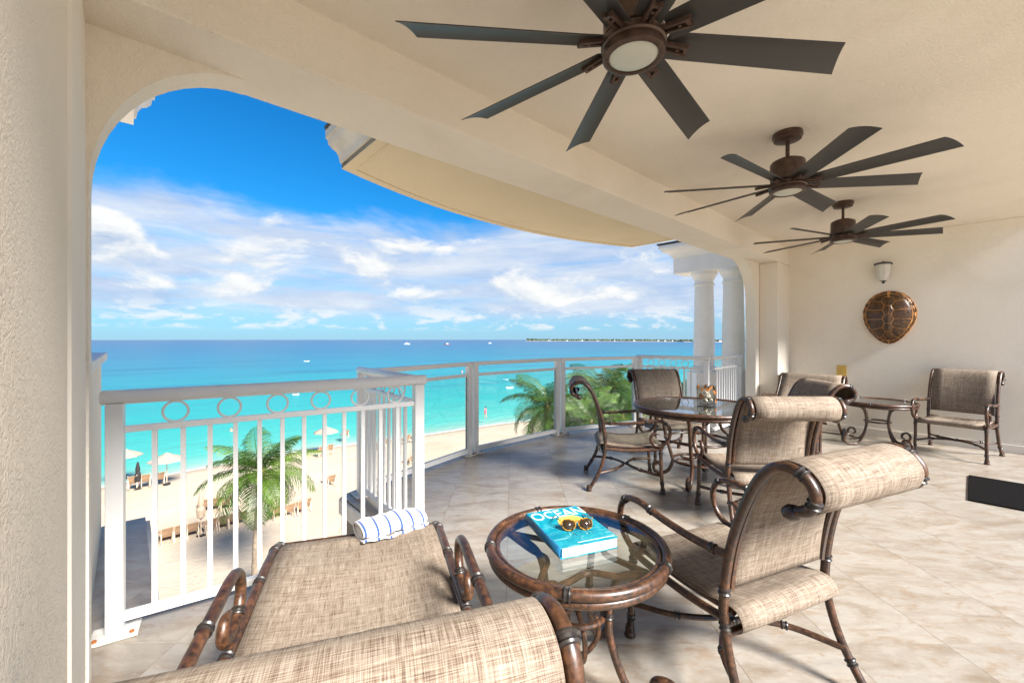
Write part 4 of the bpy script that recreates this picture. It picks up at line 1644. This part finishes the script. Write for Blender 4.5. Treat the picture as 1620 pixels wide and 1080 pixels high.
def build_turtle():
    rz = math.atan2(-CU, -SU)
    p = W(7.728, 0.765, CH + 0.296)
    rt = thing('turtle_shell', 'polished brown sea turtle shell hanging on the end wall', 'turtle shell', p, rz)
    m, T, b = new_mat('tortoise_scute')
    tc = T.add('ShaderNodeTexCoord').outputs['Object']
    oi = T.add('ShaderNodeObjectInfo')
    v = T.add('ShaderNodeVectorMath', operation='ADD')
    T.set(v, 0, tc)
    off = T.add('ShaderNodeCombineXYZ')
    T.set(off, 0, T.math('MULTIPLY', oi.outputs['Random'], 9.0))
    T.set(v, 1, off)
    n = T.noise(v.outputs[0], 20, 7, 0.72, 1.8)
    T.set(b, 'Base Color', T.ramp(n, [(0.36, (0.020, 0.011, 0.005)), (0.50, (0.055, 0.026, 0.009)), (0.60, (0.14, 0.06, 0.016)), (0.72, (0.34, 0.145, 0.035))]))
    b.inputs['Roughness'].default_value = 0.33
    seam = simple('amber_seam', (0.62, 0.28, 0.085), 0.35, var=0.4, scale=60)
    HW, HH = 0.265, 0.365

    def outline(t):                            # t from the top, clockwise; a sea turtle's heart shape
        a = t
        y, z = math.sin(a), math.cos(a)
        k = 1.0
        z2 = z * HH * (1.0 if z > 0 else 1.0)
        y2 = y * HW * (1.04 + 0.10 * z - 0.22 * max(0.0, -z - 0.15) + 0.05 * max(0.0, 0.3 - abs(z - 0.25)))
        sc = 1 + 0.008 * math.cos(24 * a)
        return y2 * sc, z2 * sc + 0.01

    def height(y, z):
        r2 = min(1, (y / HW) ** 2 + (z / HH) ** 2)
        ridge = 0.016 * max(0, 1 - abs(y) / 0.05) * (1 - r2)
        return 0.012 + 0.118 * (1 - r2) ** 0.6 + ridge
    body = MB()
    N = 66
    rows = []
    for q in range(13):
        k = q / 12
        row = []
        for i in range(N + 1):
            y, z = outline(2 * math.pi * i / N)
            row.append((height(y * k, z * k) if k < 0.999 else 0.004, y * k, z * k))
        rows.append(row)
    rows.append([(0.0, y, z) for (_, y, z) in rows[-1]])
    body.sheet(rows)
    body.uv = {}
    bo = body.build('carapace', seam, rt, 60)

    def scute(poly, lift=0.004, name='scute'):
        # subdivided polygon laid over the dome, edges pulled in so that the seam shows between neighbours
        c = (sum(p[0] for p in poly) / len(poly), sum(p[1] for p in poly) / len(poly))
        mb = MB()
        edge = []
        for i in range(len(poly)):
            a, b_ = poly[i], poly[(i + 1) % len(poly)]
            for k in range(4):
                t = k / 4
                edge.append((a[0] + (b_[0] - a[0]) * t, a[1] + (b_[1] - a[1]) * t))
        rings = []
        for s, l in ((0.965, -0.005), (0.945, lift), (0.65, lift + 0.001), (0.35, lift + 0.001)):
            rings.append([(height(c[0] + (y - c[0]) * s, c[1] + (z - c[1]) * s) + l, c[0] + (y - c[0]) * s, c[1] + (z - c[1]) * s) for y, z in edge])
        n_ = len(edge)
        P = [p for r in rings for p in r] + [(height(*c) + lift + 0.001, c[0], c[1])]
        fs = []
        for i in range(3):
            for j in range(n_):
                j2 = (j + 1) % n_
                fs.append((i * n_ + j, i * n_ + j2, (i + 1) * n_ + j2, (i + 1) * n_ + j))
        for j in range(n_):
            fs.append((3 * n_ + j, 3 * n_ + (j + 1) % n_, 4 * n_))
        mb.add(P, fs)
        mb.build(name, m, rt, 60)
    def sh(k, pts):
        return [(y, z) for y, z in pts]
    vz = [0.285, 0.165, 0.045, -0.075, -0.185, -0.300]
    wj = [0.050, 0.034, 0.032, 0.032, 0.030, 0.018]
    wm = [0.072, 0.058, 0.058, 0.054, 0.056]
    md = [(vz[i] + vz[i + 1]) / 2 for i in range(5)]
    for i in range(5):
        scute([(-wj[i], vz[i]), (wj[i], vz[i]), (wm[i], md[i]), (wj[i + 1], vz[i + 1]), (-wj[i + 1], vz[i + 1]), (-wm[i], md[i])])

    def rimpt(t, k=0.88):
        y, z = outline(t)
        return (y * k, z * k)
    ts = [0.78, 1.22, 1.66, 2.12, 2.62]
    for s in (-1, 1):
        for i in range(4):
            pl = [(wm[i], md[i]), rimpt(ts[i]), rimpt((ts[i] + ts[i + 1]) / 2), rimpt(ts[i + 1]), (wm[i + 1], md[i + 1]), (wj[i + 1], vz[i + 1])]
            scute([(y * s, z) for y, z in pl])
        scute([(y * s, z) for y, z in [(0.0, 0.292), rimpt(0.05), rimpt(0.30), rimpt(0.55), rimpt(0.78), (wm[0], md[0]), (wj[0], 0.289)]])
        scute([(y * s, z) for y, z in [(wm[4], md[4]), rimpt(2.62), rimpt(2.88), rimpt(3.09), (0.0, -0.306), (wj[5], -0.304)]])
        nm = 11
        for k in range(nm):
            t0, t1 = 0.06 + k * (math.pi - 0.08) / nm, 0.06 + (k + 1) * (math.pi - 0.08) / nm
            q = [rimpt(t0, 0.985), rimpt((t0 + t1) / 2, 0.99), rimpt(t1, 0.985), rimpt(t1, 0.90), rimpt(t0, 0.90)]
            scute([(y * s, z) for y, z in q], 0.003, 'marginal_scute')


build_turtle()


# ------------------------------------------------------------------ palms
def frond_mesh(seed, droop, L=2.6, npair=44):
    rnd = random.Random(seed)
    mb = MB()
    rach = []
    n = 14
    for i in range(n + 1):
        t = i / n
        ang = R(30) - droop * t ** 1.3
        if i == 0:
            p = Vector((0, 0, 0))
        else:
            p = rach[-1] + Vector((math.cos(ang), 0, math.sin(ang))) * (L / n)
        rach.append(p)
    mb.tube(rach, [0.035 * (1 - 0.9 * i / n) for i in range(n + 1)], 5)
    for k in range(npair):
        t = 0.12 + 0.88 * k / (npair - 1)
        i = min(n - 1, int(t * n))
        p = rach[i].lerp(rach[i + 1], t * n - i)
        tg = (rach[i + 1] - rach[i]).normalized()
        ll = (0.85 * math.sin(math.pi * (0.18 + 0.80 * t)) + 0.12) * rnd.uniform(0.85, 1.1)
        for s in (-1, 1):
            up = Vector((-tg.z, 0, tg.x))
            side = Vector((0, s, 0))
            d0 = (side * 0.85 + tg * 0.55 + up * rnd.uniform(0.05, 0.25)).normalized()
            w = 0.019
            a = p
            b_ = p + d0 * ll * 0.45
            c_ = b_ + (d0 + Vector((0, 0, -0.55 - rnd.random() * 0.35))).normalized() * ll * 0.33
            e = c_ + (d0 * 0.5 + Vector((0, 0, -1.1))).normalized() * ll * 0.25
            wd = tg * w
            mb.add([a - wd * 0.4, a + wd * 0.4, b_ + wd, b_ - wd, c_ + wd * 0.8, c_ - wd * 0.8, e], [(0, 1, 2, 3), (3, 2, 4, 5), (5, 4, 6)])
    me = mb.mesh('frond', 0, recalc=False)
    me.materials.append(M['leaf'])
    return me


FR = [frond_mesh(1, R(75)), frond_mesh(2, R(105)), frond_mesh(3, R(50)), frond_mesh(4, R(130))]
FRD = FR[3].copy()
FRD.materials.clear()
FRD.materials.append(M['leaf_dry'])


def palm(px, py_crown, dist, width, label, n=20, seed=0, lean=(0, 0)):
    rnd = random.Random(seed)
    cz = CH - (py_crown - 537) * dist / 665
    x = (px - 810) / 665 * dist
    base = Vector((x - lean[0], dist - lean[1], BZ))
    H = cz - BZ
    rt = thing('palm_tree', label, 'palm tree', base, 0, 'coconut palms on the beach')
    pts = crom([(0, 0, -0.3), (lean[0] * 0.2, lean[1] * 0.2, H * 0.35), (lean[0] * 0.6, lean[1] * 0.6, H * 0.7), (lean[0], lean[1], H)], 8)
    m = len(pts)
    tr = MB().tube(pts, [0.19 - 0.07 * i / m + (0.012 if i % 2 else 0) for i in range(m)], 10)
    tr.build('trunk', M['trunk'], rt)
    top = Vector((lean[0], lean[1], H))
    MB().lathe([(0.10, -0.35), (0.20, -0.10), (0.17, 0.15), (0.05, 0.40)], top, 9).build('crown_shaft', M['leaf_dry'], rt)
    sc = width / 4.6
    for k in range(n):
        tier = k / n
        me = FR[2] if tier < 0.3 else FR[0] if tier < 0.6 else FR[1] if tier < 0.86 else FR[3]
        if tier > 0.93:
            me = FRD
        o = D.objects.new('frond', me)
        COL.objects.link(o)
        o.parent = rt
        pitch = R(62) * (1 - tier) ** 1.2 - R(26) * tier + R(rnd.uniform(-8, 8))
        o.location = top + Vector((0, 0, 0.15 - 0.3 * tier))
        az = k * 2.39996 + rnd.uniform(-0.25, 0.25)
        o.rotation_euler = (Matrix.Rotation(az, 3, 'Z') @ Matrix.Rotation(-(pitch - R(25)), 3, 'Y') @ Matrix.Rotation(rnd.uniform(-0.4, 0.4), 3, 'X')).to_euler()
        s = sc * rnd.uniform(0.85, 1.1)
        o.scale = (s, s, s)
    return rt


palm(413, 748, 20.0, 4.5, 'single coconut palm on the sand behind the nearest railing', 28, 3, (0.15, 0.2))
palm(866, 645, 26.0, 5.4, 'coconut palm standing left of the others behind the glass railing', 26, 11)
palm(958, 622, 31.0, 6.2, 'tall coconut palm with the highest fronds, behind the left dining chair', 28, 12)
palm(912, 660, 27.5, 5.0, 'bushy coconut palm half hidden by the back of the left dining chair', 24, 13)
palm(998, 626, 34.0, 6.0, 'coconut palm close to the far dining chair, near its left post', 26, 14)
palm(935, 668, 24.5, 4.4, 'low coconut palm nearest the glass, below the tall one', 24, 17)
palm(985, 662, 28.0, 4.6, 'low coconut palm seen under the arm of the left dining chair', 22, 18)
palm(1068, 636, 33.0, 5.2, 'coconut palm mostly hidden behind the far dining chair', 20, 15)
palm(1150, 652, 30.0, 4.6, 'coconut palm whose fronds show low between the far railing balusters', 20, 16)


# ------------------------------------------------------------------ beach furniture
V_DIR = Vector((-CU, SU))


def make_lounger():
    rt = thing('beach_lounger', 'x', 'beach lounger', (0, 0, 0), 0, 'tan loungers on the sand')
    sl_ = MB()
    for k in range(9):
        sl_.box((0, -0.10 + 0.145 * k, 0.36), (0.50, 0.125, 0.03))
    sl_.build('seat', M['lounger'], rt, 0)
    bk = MB()
    Mx = Matrix.Rotation(R(-32), 3, 'X')
    for k in range(6):
        q = Vector((0, -0.20, 0.37)) + Vector((0, -math.sin(R(32)), math.cos(R(32)))) * (0.06 + 0.125 * k)
        bk.box(q, (0.50, 0.03, 0.115), Matrix.Rotation(R(32), 3, 'X'))
    bk.build('backrest', M['lounger'], rt, 0)
    fr = MB()
    for s in (-1, 1):
        fr.box((s * 0.262, 0.45, 0.33), (0.04, 1.35, 0.06))
        fr.bar((s * 0.262, -0.20, 0.34), (s * 0.262, -0.66, 1.07), 0.04, 0.05)
        fr.bar((s * 0.262, -0.40, 0.66), (s * 0.262, -0.62, 0.06), 0.04, 0.04)
    fr.build('frame', M['lounger_frame'], rt, 0)
    lg = MB()
    for s in (-1, 1):
        for y in (-0.15, 1.0):
            lg.box((s * 0.25, y, 0.12), (0.05, 0.05, 0.40))
    lg.build('legs', M['lounger_frame'], rt, 0)
    return rt


LNG = [
    ((240, 864), 'first lounger of the front row, nearest the left railing post'),
    ((263, 857), 'second lounger from the left in the front row'),
    ((283, 852), 'third lounger from the left in the front row'),
    ((304, 848), 'front row lounger just left of the folded umbrella'),
    ((331, 842), 'front row lounger just right of the folded umbrella'),
    ((351, 836), 'second front row lounger right of the folded umbrella'),
    ((366, 832), 'third front row lounger right of the folded umbrella'),
    ((380, 829), 'front row lounger partly under the drooping palm fronds'),
    ((437, 819), 'first lounger just right of the palm trunk'),
    ((455, 817), 'middle lounger of the three right of the palm trunk'),
    ((476, 812), 'outermost of the three loungers right of the palm trunk'),
    ((324, 809), 'leftmost lounger in the second row, behind the folded umbrella'),
    ((338, 807), 'second lounger of the short row behind the folded umbrella'),
    ((355, 805), 'third lounger of the short row behind the folded umbrella'),
    ((370, 801), 'last lounger of the second row, beside the palm fronds'),
    ((211, 770), 'lounger at the far left by the water, left of its umbrella pole'),
    ((230, 767), 'middle lounger of the left group near the water'),
    ((252, 764), 'lounger beside the standing umbrella pole near the water'),
    ((507, 720), 'left lounger of the pair under the distant open umbrella'),
    ((521, 716), 'right lounger of the pair under the distant open umbrella'),
    ((546, 692), 'lone lounger close to the waterline beside the railing corner post'),
    ((600, 710), 'left lounger of the pair seen through the outward turning railing'),
    ((610, 706), 'right lounger of the pair seen through the outward turning railing'),
    ((641, 700), 'lounger nearest the corner post seen through the balusters'),
    ((655, 697), 'far lounger just left of the corner post of the first railing'),
    ((522, 768), 'solitary lounger on open sand above the chaise towel'),
    ((481, 808), 'lounger half hidden by a baluster right of the palm'),
    ((650, 735), 'lower lounger seen through the last balusters before the corner post'),
]
l0 = make_lounger()
for i, ((px, py), lb) in enumerate(LNG):
    p = at_beach(px, py)
    a = math.atan2(-V_DIR.x, V_DIR.y) + random.uniform(-0.12, 0.12)
    if i == 0:
        l0.location, l0.rotation_euler, l0['label'] = p, (0, 0, a), lb
    else:
        dup(l0, lb, p, a)


def umbrella(px, py, label, closed=False, h=2.5, mat=None):
    p = at_beach(px, py)
    rt = thing('beach_umbrella', label, 'beach umbrella', p, random.uniform(0, 1), 'beach umbrellas')
    MB().lathe([(0.028, -0.1), (0.028, h)], seg=8).build('pole', M['lounger_frame'], rt)
    MB().lathe([(0.25, 0.0), (0.25, 0.06), (0.05, 0.10)], seg=12).build('base', M['black'], rt)
    if closed:
        MB().lathe([(0.05, h - 1.55), (0.20, h - 1.45), (0.24, h - 1.0), (0.13, h - 0.80), (0.16, h - 0.55), (0.07, h - 0.05), (0.01, h + 0.08)], seg=9).build('canopy', mat or M['canvas_tan'], rt, 20)
    else:
        MB().lathe([(1.25, h - 0.50), (1.24, h - 0.44), (0.70, h - 0.18), (0.28, h - 0.02), (0.26, h + 0.04), (0.02, h + 0.14)], seg=8).build('canopy', mat or M['canvas'], rt, 10, solid=0.02)


umbrella(318, 848, 'folded tan umbrella standing between the front row loungers', True, 2.6)
umbrella(218, 771, 'folded dark umbrella beside the far left lounger', True, 2.0, M['black'])
umbrella(264, 765, 'open tan umbrella near the water, beside the third lounger of the left group', False, 2.4)
umbrella(196, 757, 'open tan umbrella at the far left edge of the beach', False, 2.4)
umbrella(516, 712, 'open tan umbrella above the pair of loungers by the railing corner', False, 2.4)


# ------------------------------------------------------------------ people and boats
def person(loc, label, h=1.72, top=None, pose='stand', rz=0.0):
    rt = thing('person', label, 'person', loc, rz)
    k = h / 1.72
    P = [(0, 0, 0.92), (0, 0, 1.12), (0, 0, 1.36), (0, 0, 1.48), (0, 0.01, 1.60),
         (-0.17, 0, 1.40), (-0.23, -0.03, 1.14), (-0.22, 0.08, 0.92), (0.17, 0, 1.40), (0.23, 0.03, 1.14), (0.22, 0.12, 0.94),
         (-0.09, 0, 0.88), (-0.10, 0.10, 0.48), (-0.10, 0.06, 0.08), (-0.10, 0.18, 0.03),
         (0.09, 0, 0.88), (0.10, -0.03, 0.48), (0.10, -0.17, 0.10), (0.10, -0.07, 0.03)]
    E = [(0, 1), (1, 2), (2, 3), (3, 4), (2, 5), (5, 6), (6, 7), (2, 8), (8, 9), (9, 10), (0, 11), (11, 12), (12, 13), (13, 14), (0, 15), (15, 16), (16, 17), (17, 18)]
    rad = [0.13, 0.12, 0.14, 0.05, 0.095, 0.055, 0.042, 0.032, 0.055, 0.042, 0.032, 0.09, 0.06, 0.04, 0.035, 0.09, 0.06, 0.04, 0.035]
    me = D.meshes.new('body')
    me.from_pydata([tuple(Vector(p) * k) for p in P], E, [])
    o = D.objects.new('body', me)
    COL.objects.link(o)
    o.parent = rt
    sk = o.modifiers.new('skin', 'SKIN')
    for v, r in zip(me.skin_vertices[0].data if me.skin_vertices else [], rad):
        v.radius = (r * k, r * k)
    if not me.skin_vertices:
        with bpy.context.temp_override(object=o, active_object=o):
            pass
    o.modifiers.new('sub', 'SUBSURF').levels = 1
    o.modifiers['sub'].render_levels = 2
    me.materials.append(M['skin'])
    MB().lathe([(0.13, 0.98), (0.155, 1.02), (0.145, 1.12), (0.165, 1.30), (0.155, 1.40), (0.08, 1.455)], (0, 0, 0), 12).build('shirt', top or M['pink'], rt)
    MB().lathe([(0.15, 0.78), (0.165, 0.90), (0.15, 1.01)], (0, 0, 0), 12).build('shorts', M['pink'], rt)
    MB().lathe([(0.09, 1.60), (0.112, 1.66), (0.095, 1.73), (0.04, 1.77), (0.001, 1.78)], (0, -0.015, 0), 10).build('hair', M['hair'], rt)
    return rt


person(at_beach(768, 663) + Vector((0, 0, 0.12)), 'person in a pink top walking along the waterline', rz=R(40))


def swimmer(px, py, label):
    z = BZ - 0.55
    y = 665 * (CH - z) / (py - 537)
    rt = thing('person', label, 'person', ((px - 810) / 665 * y, y, z), 0)
    MB().lathe([(0.24, -0.5), (0.26, -0.1), (0.22, 0.05), (0.07, 0.14), (0.07, 0.19), (0.105, 0.28), (0.10, 0.36), (0.05, 0.42), (0.001, 0.43)], seg=12).build('body', M['skin'], rt)
    MB().lathe([(0.10, 0.30), (0.115, 0.36), (0.06, 0.44), (0.001, 0.45)], (0, 0.02, 0), seg=10).build('hair', M['hair'], rt)


swimmer(366, 681, 'swimmer up to the shoulders, dark head in the shallow turquoise water')


def boat(px, py, L, label, hull, rz=0.0, kind='cruiser'):
    z = BZ - 0.55
    y = 665 * (CH - z) / (py - 537)
    rt = thing('motor_boat', label, 'boat', ((px - 810) / 665 * y, y, z), rz, 'boats out on the sea')
    w, h = L * 0.3, L * 0.13
    secs = [(-0.5, 0.85, 0.0), (-0.2, 1.0, 0.0), (0.15, 0.95, 0.05), (0.38, 0.55, 0.25), (0.5, 0.05, 0.45)]
    rows = []
    for t, ww, lift in secs:
        rows.append([(t * L, -w / 2 * ww, h * (1 + lift)), (t * L, -w / 2 * ww * 0.75, 0), (t * L, 0, -h * 0.4 + lift * h), (t * L, w / 2 * ww * 0.75, 0), (t * L, w / 2 * ww, h * (1 + lift))])
    mb = MB().sheet(rows)
    mb.uv = {}
    n = 5
    mb.f.append((0, 1, 2, 3, 4))
    for i in range(4):
        mb.f.append((i * n, i * n + 4, (i + 1) * n + 4, (i + 1) * n))
    mb.build('hull', hull, rt, 30)
    if kind == 'cruiser':
        MB().box((-0.05 * L, 0, h * 1.0 + L * 0.06), (L * 0.42, w * 0.7, L * 0.12), taper=0.75).build('cabin', M['boat'], rt, 0)
        MB().box((-0.08 * L, 0, h + L * 0.19), (L * 0.30, w * 0.66, L * 0.02)).build('roof', M['boat'], rt, 0)
        mm = MB()
        for sx in (-1, 1):
            for sy in (-1, 1):
                mm.tube([(-0.08 * L + sx * L * 0.12, sy * w * 0.28, h + L * 0.11), (-0.08 * L + sx * L * 0.12, sy * w * 0.28, h + L * 0.185)], L * 0.006, 6)
        mm.build('roof_posts', M['iron'], rt)
    else:
        MB().box((-0.1 * L, 0, h * 1.1), (L * 0.35, w * 0.35, h * 0.5), taper=0.7).build('seat', M['iron'], rt, 0)
        MB().tube([(0.08 * L, 0, h), (0.02 * L, 0, h * 2.2)], L * 0.02, 6).build('steering_post', M['iron'], rt)


boat(644, 544.5, 14, 'white cabin cruiser far out, leftmost of the boats near the horizon', M['boat'], R(10))
boat(707, 545.0, 13, 'boat with a red hull near the horizon, right of the white cruiser', M['red'], R(170))
boat(775, 543.0, 10, 'smallest white boat near the horizon, left of the far shore', M['boat'], R(20))
boat(806, 613.5, 1.9, 'small white watercraft close in, above the palm behind the glass', M['boat'], R(15), 'ski')
boat(799, 600.5, 1.8, 'small white dinghy a little farther out than the watercraft', M['boat'], R(160), 'ski')
boat(485, 571.5, 2.8, 'tiny white dinghy alone on the sea above the first railing', M['boat'], R(5), 'ski')
boat(468, 624, 1.3, 'little white float in the turquoise shallows seen through a railing ring', M['boat'], R(30), 'ski')


def buoy(px, py, label):
    z = BZ - 0.55
    y = 665 * (CH - z) / (py - 537)
    rt = thing('buoy', label, 'buoy', ((px - 810) / 665 * y, y, z), 0)
    MB().lathe([(0.001, -0.3), (0.3, -0.2), (0.36, 0.05), (0.30, 0.35), (0.12, 0.62), (0.08, 0.9), (0.001, 0.92)], seg=14).build('float', M['red'], rt)
    MB().lathe([(0.31, 0.30), (0.315, 0.36), (0.26, 0.42), (0.25, 0.40)], seg=14).build('band', M['boat'], rt)


buoy(731, 589, 'red mooring buoy seen just above the first glass panel')
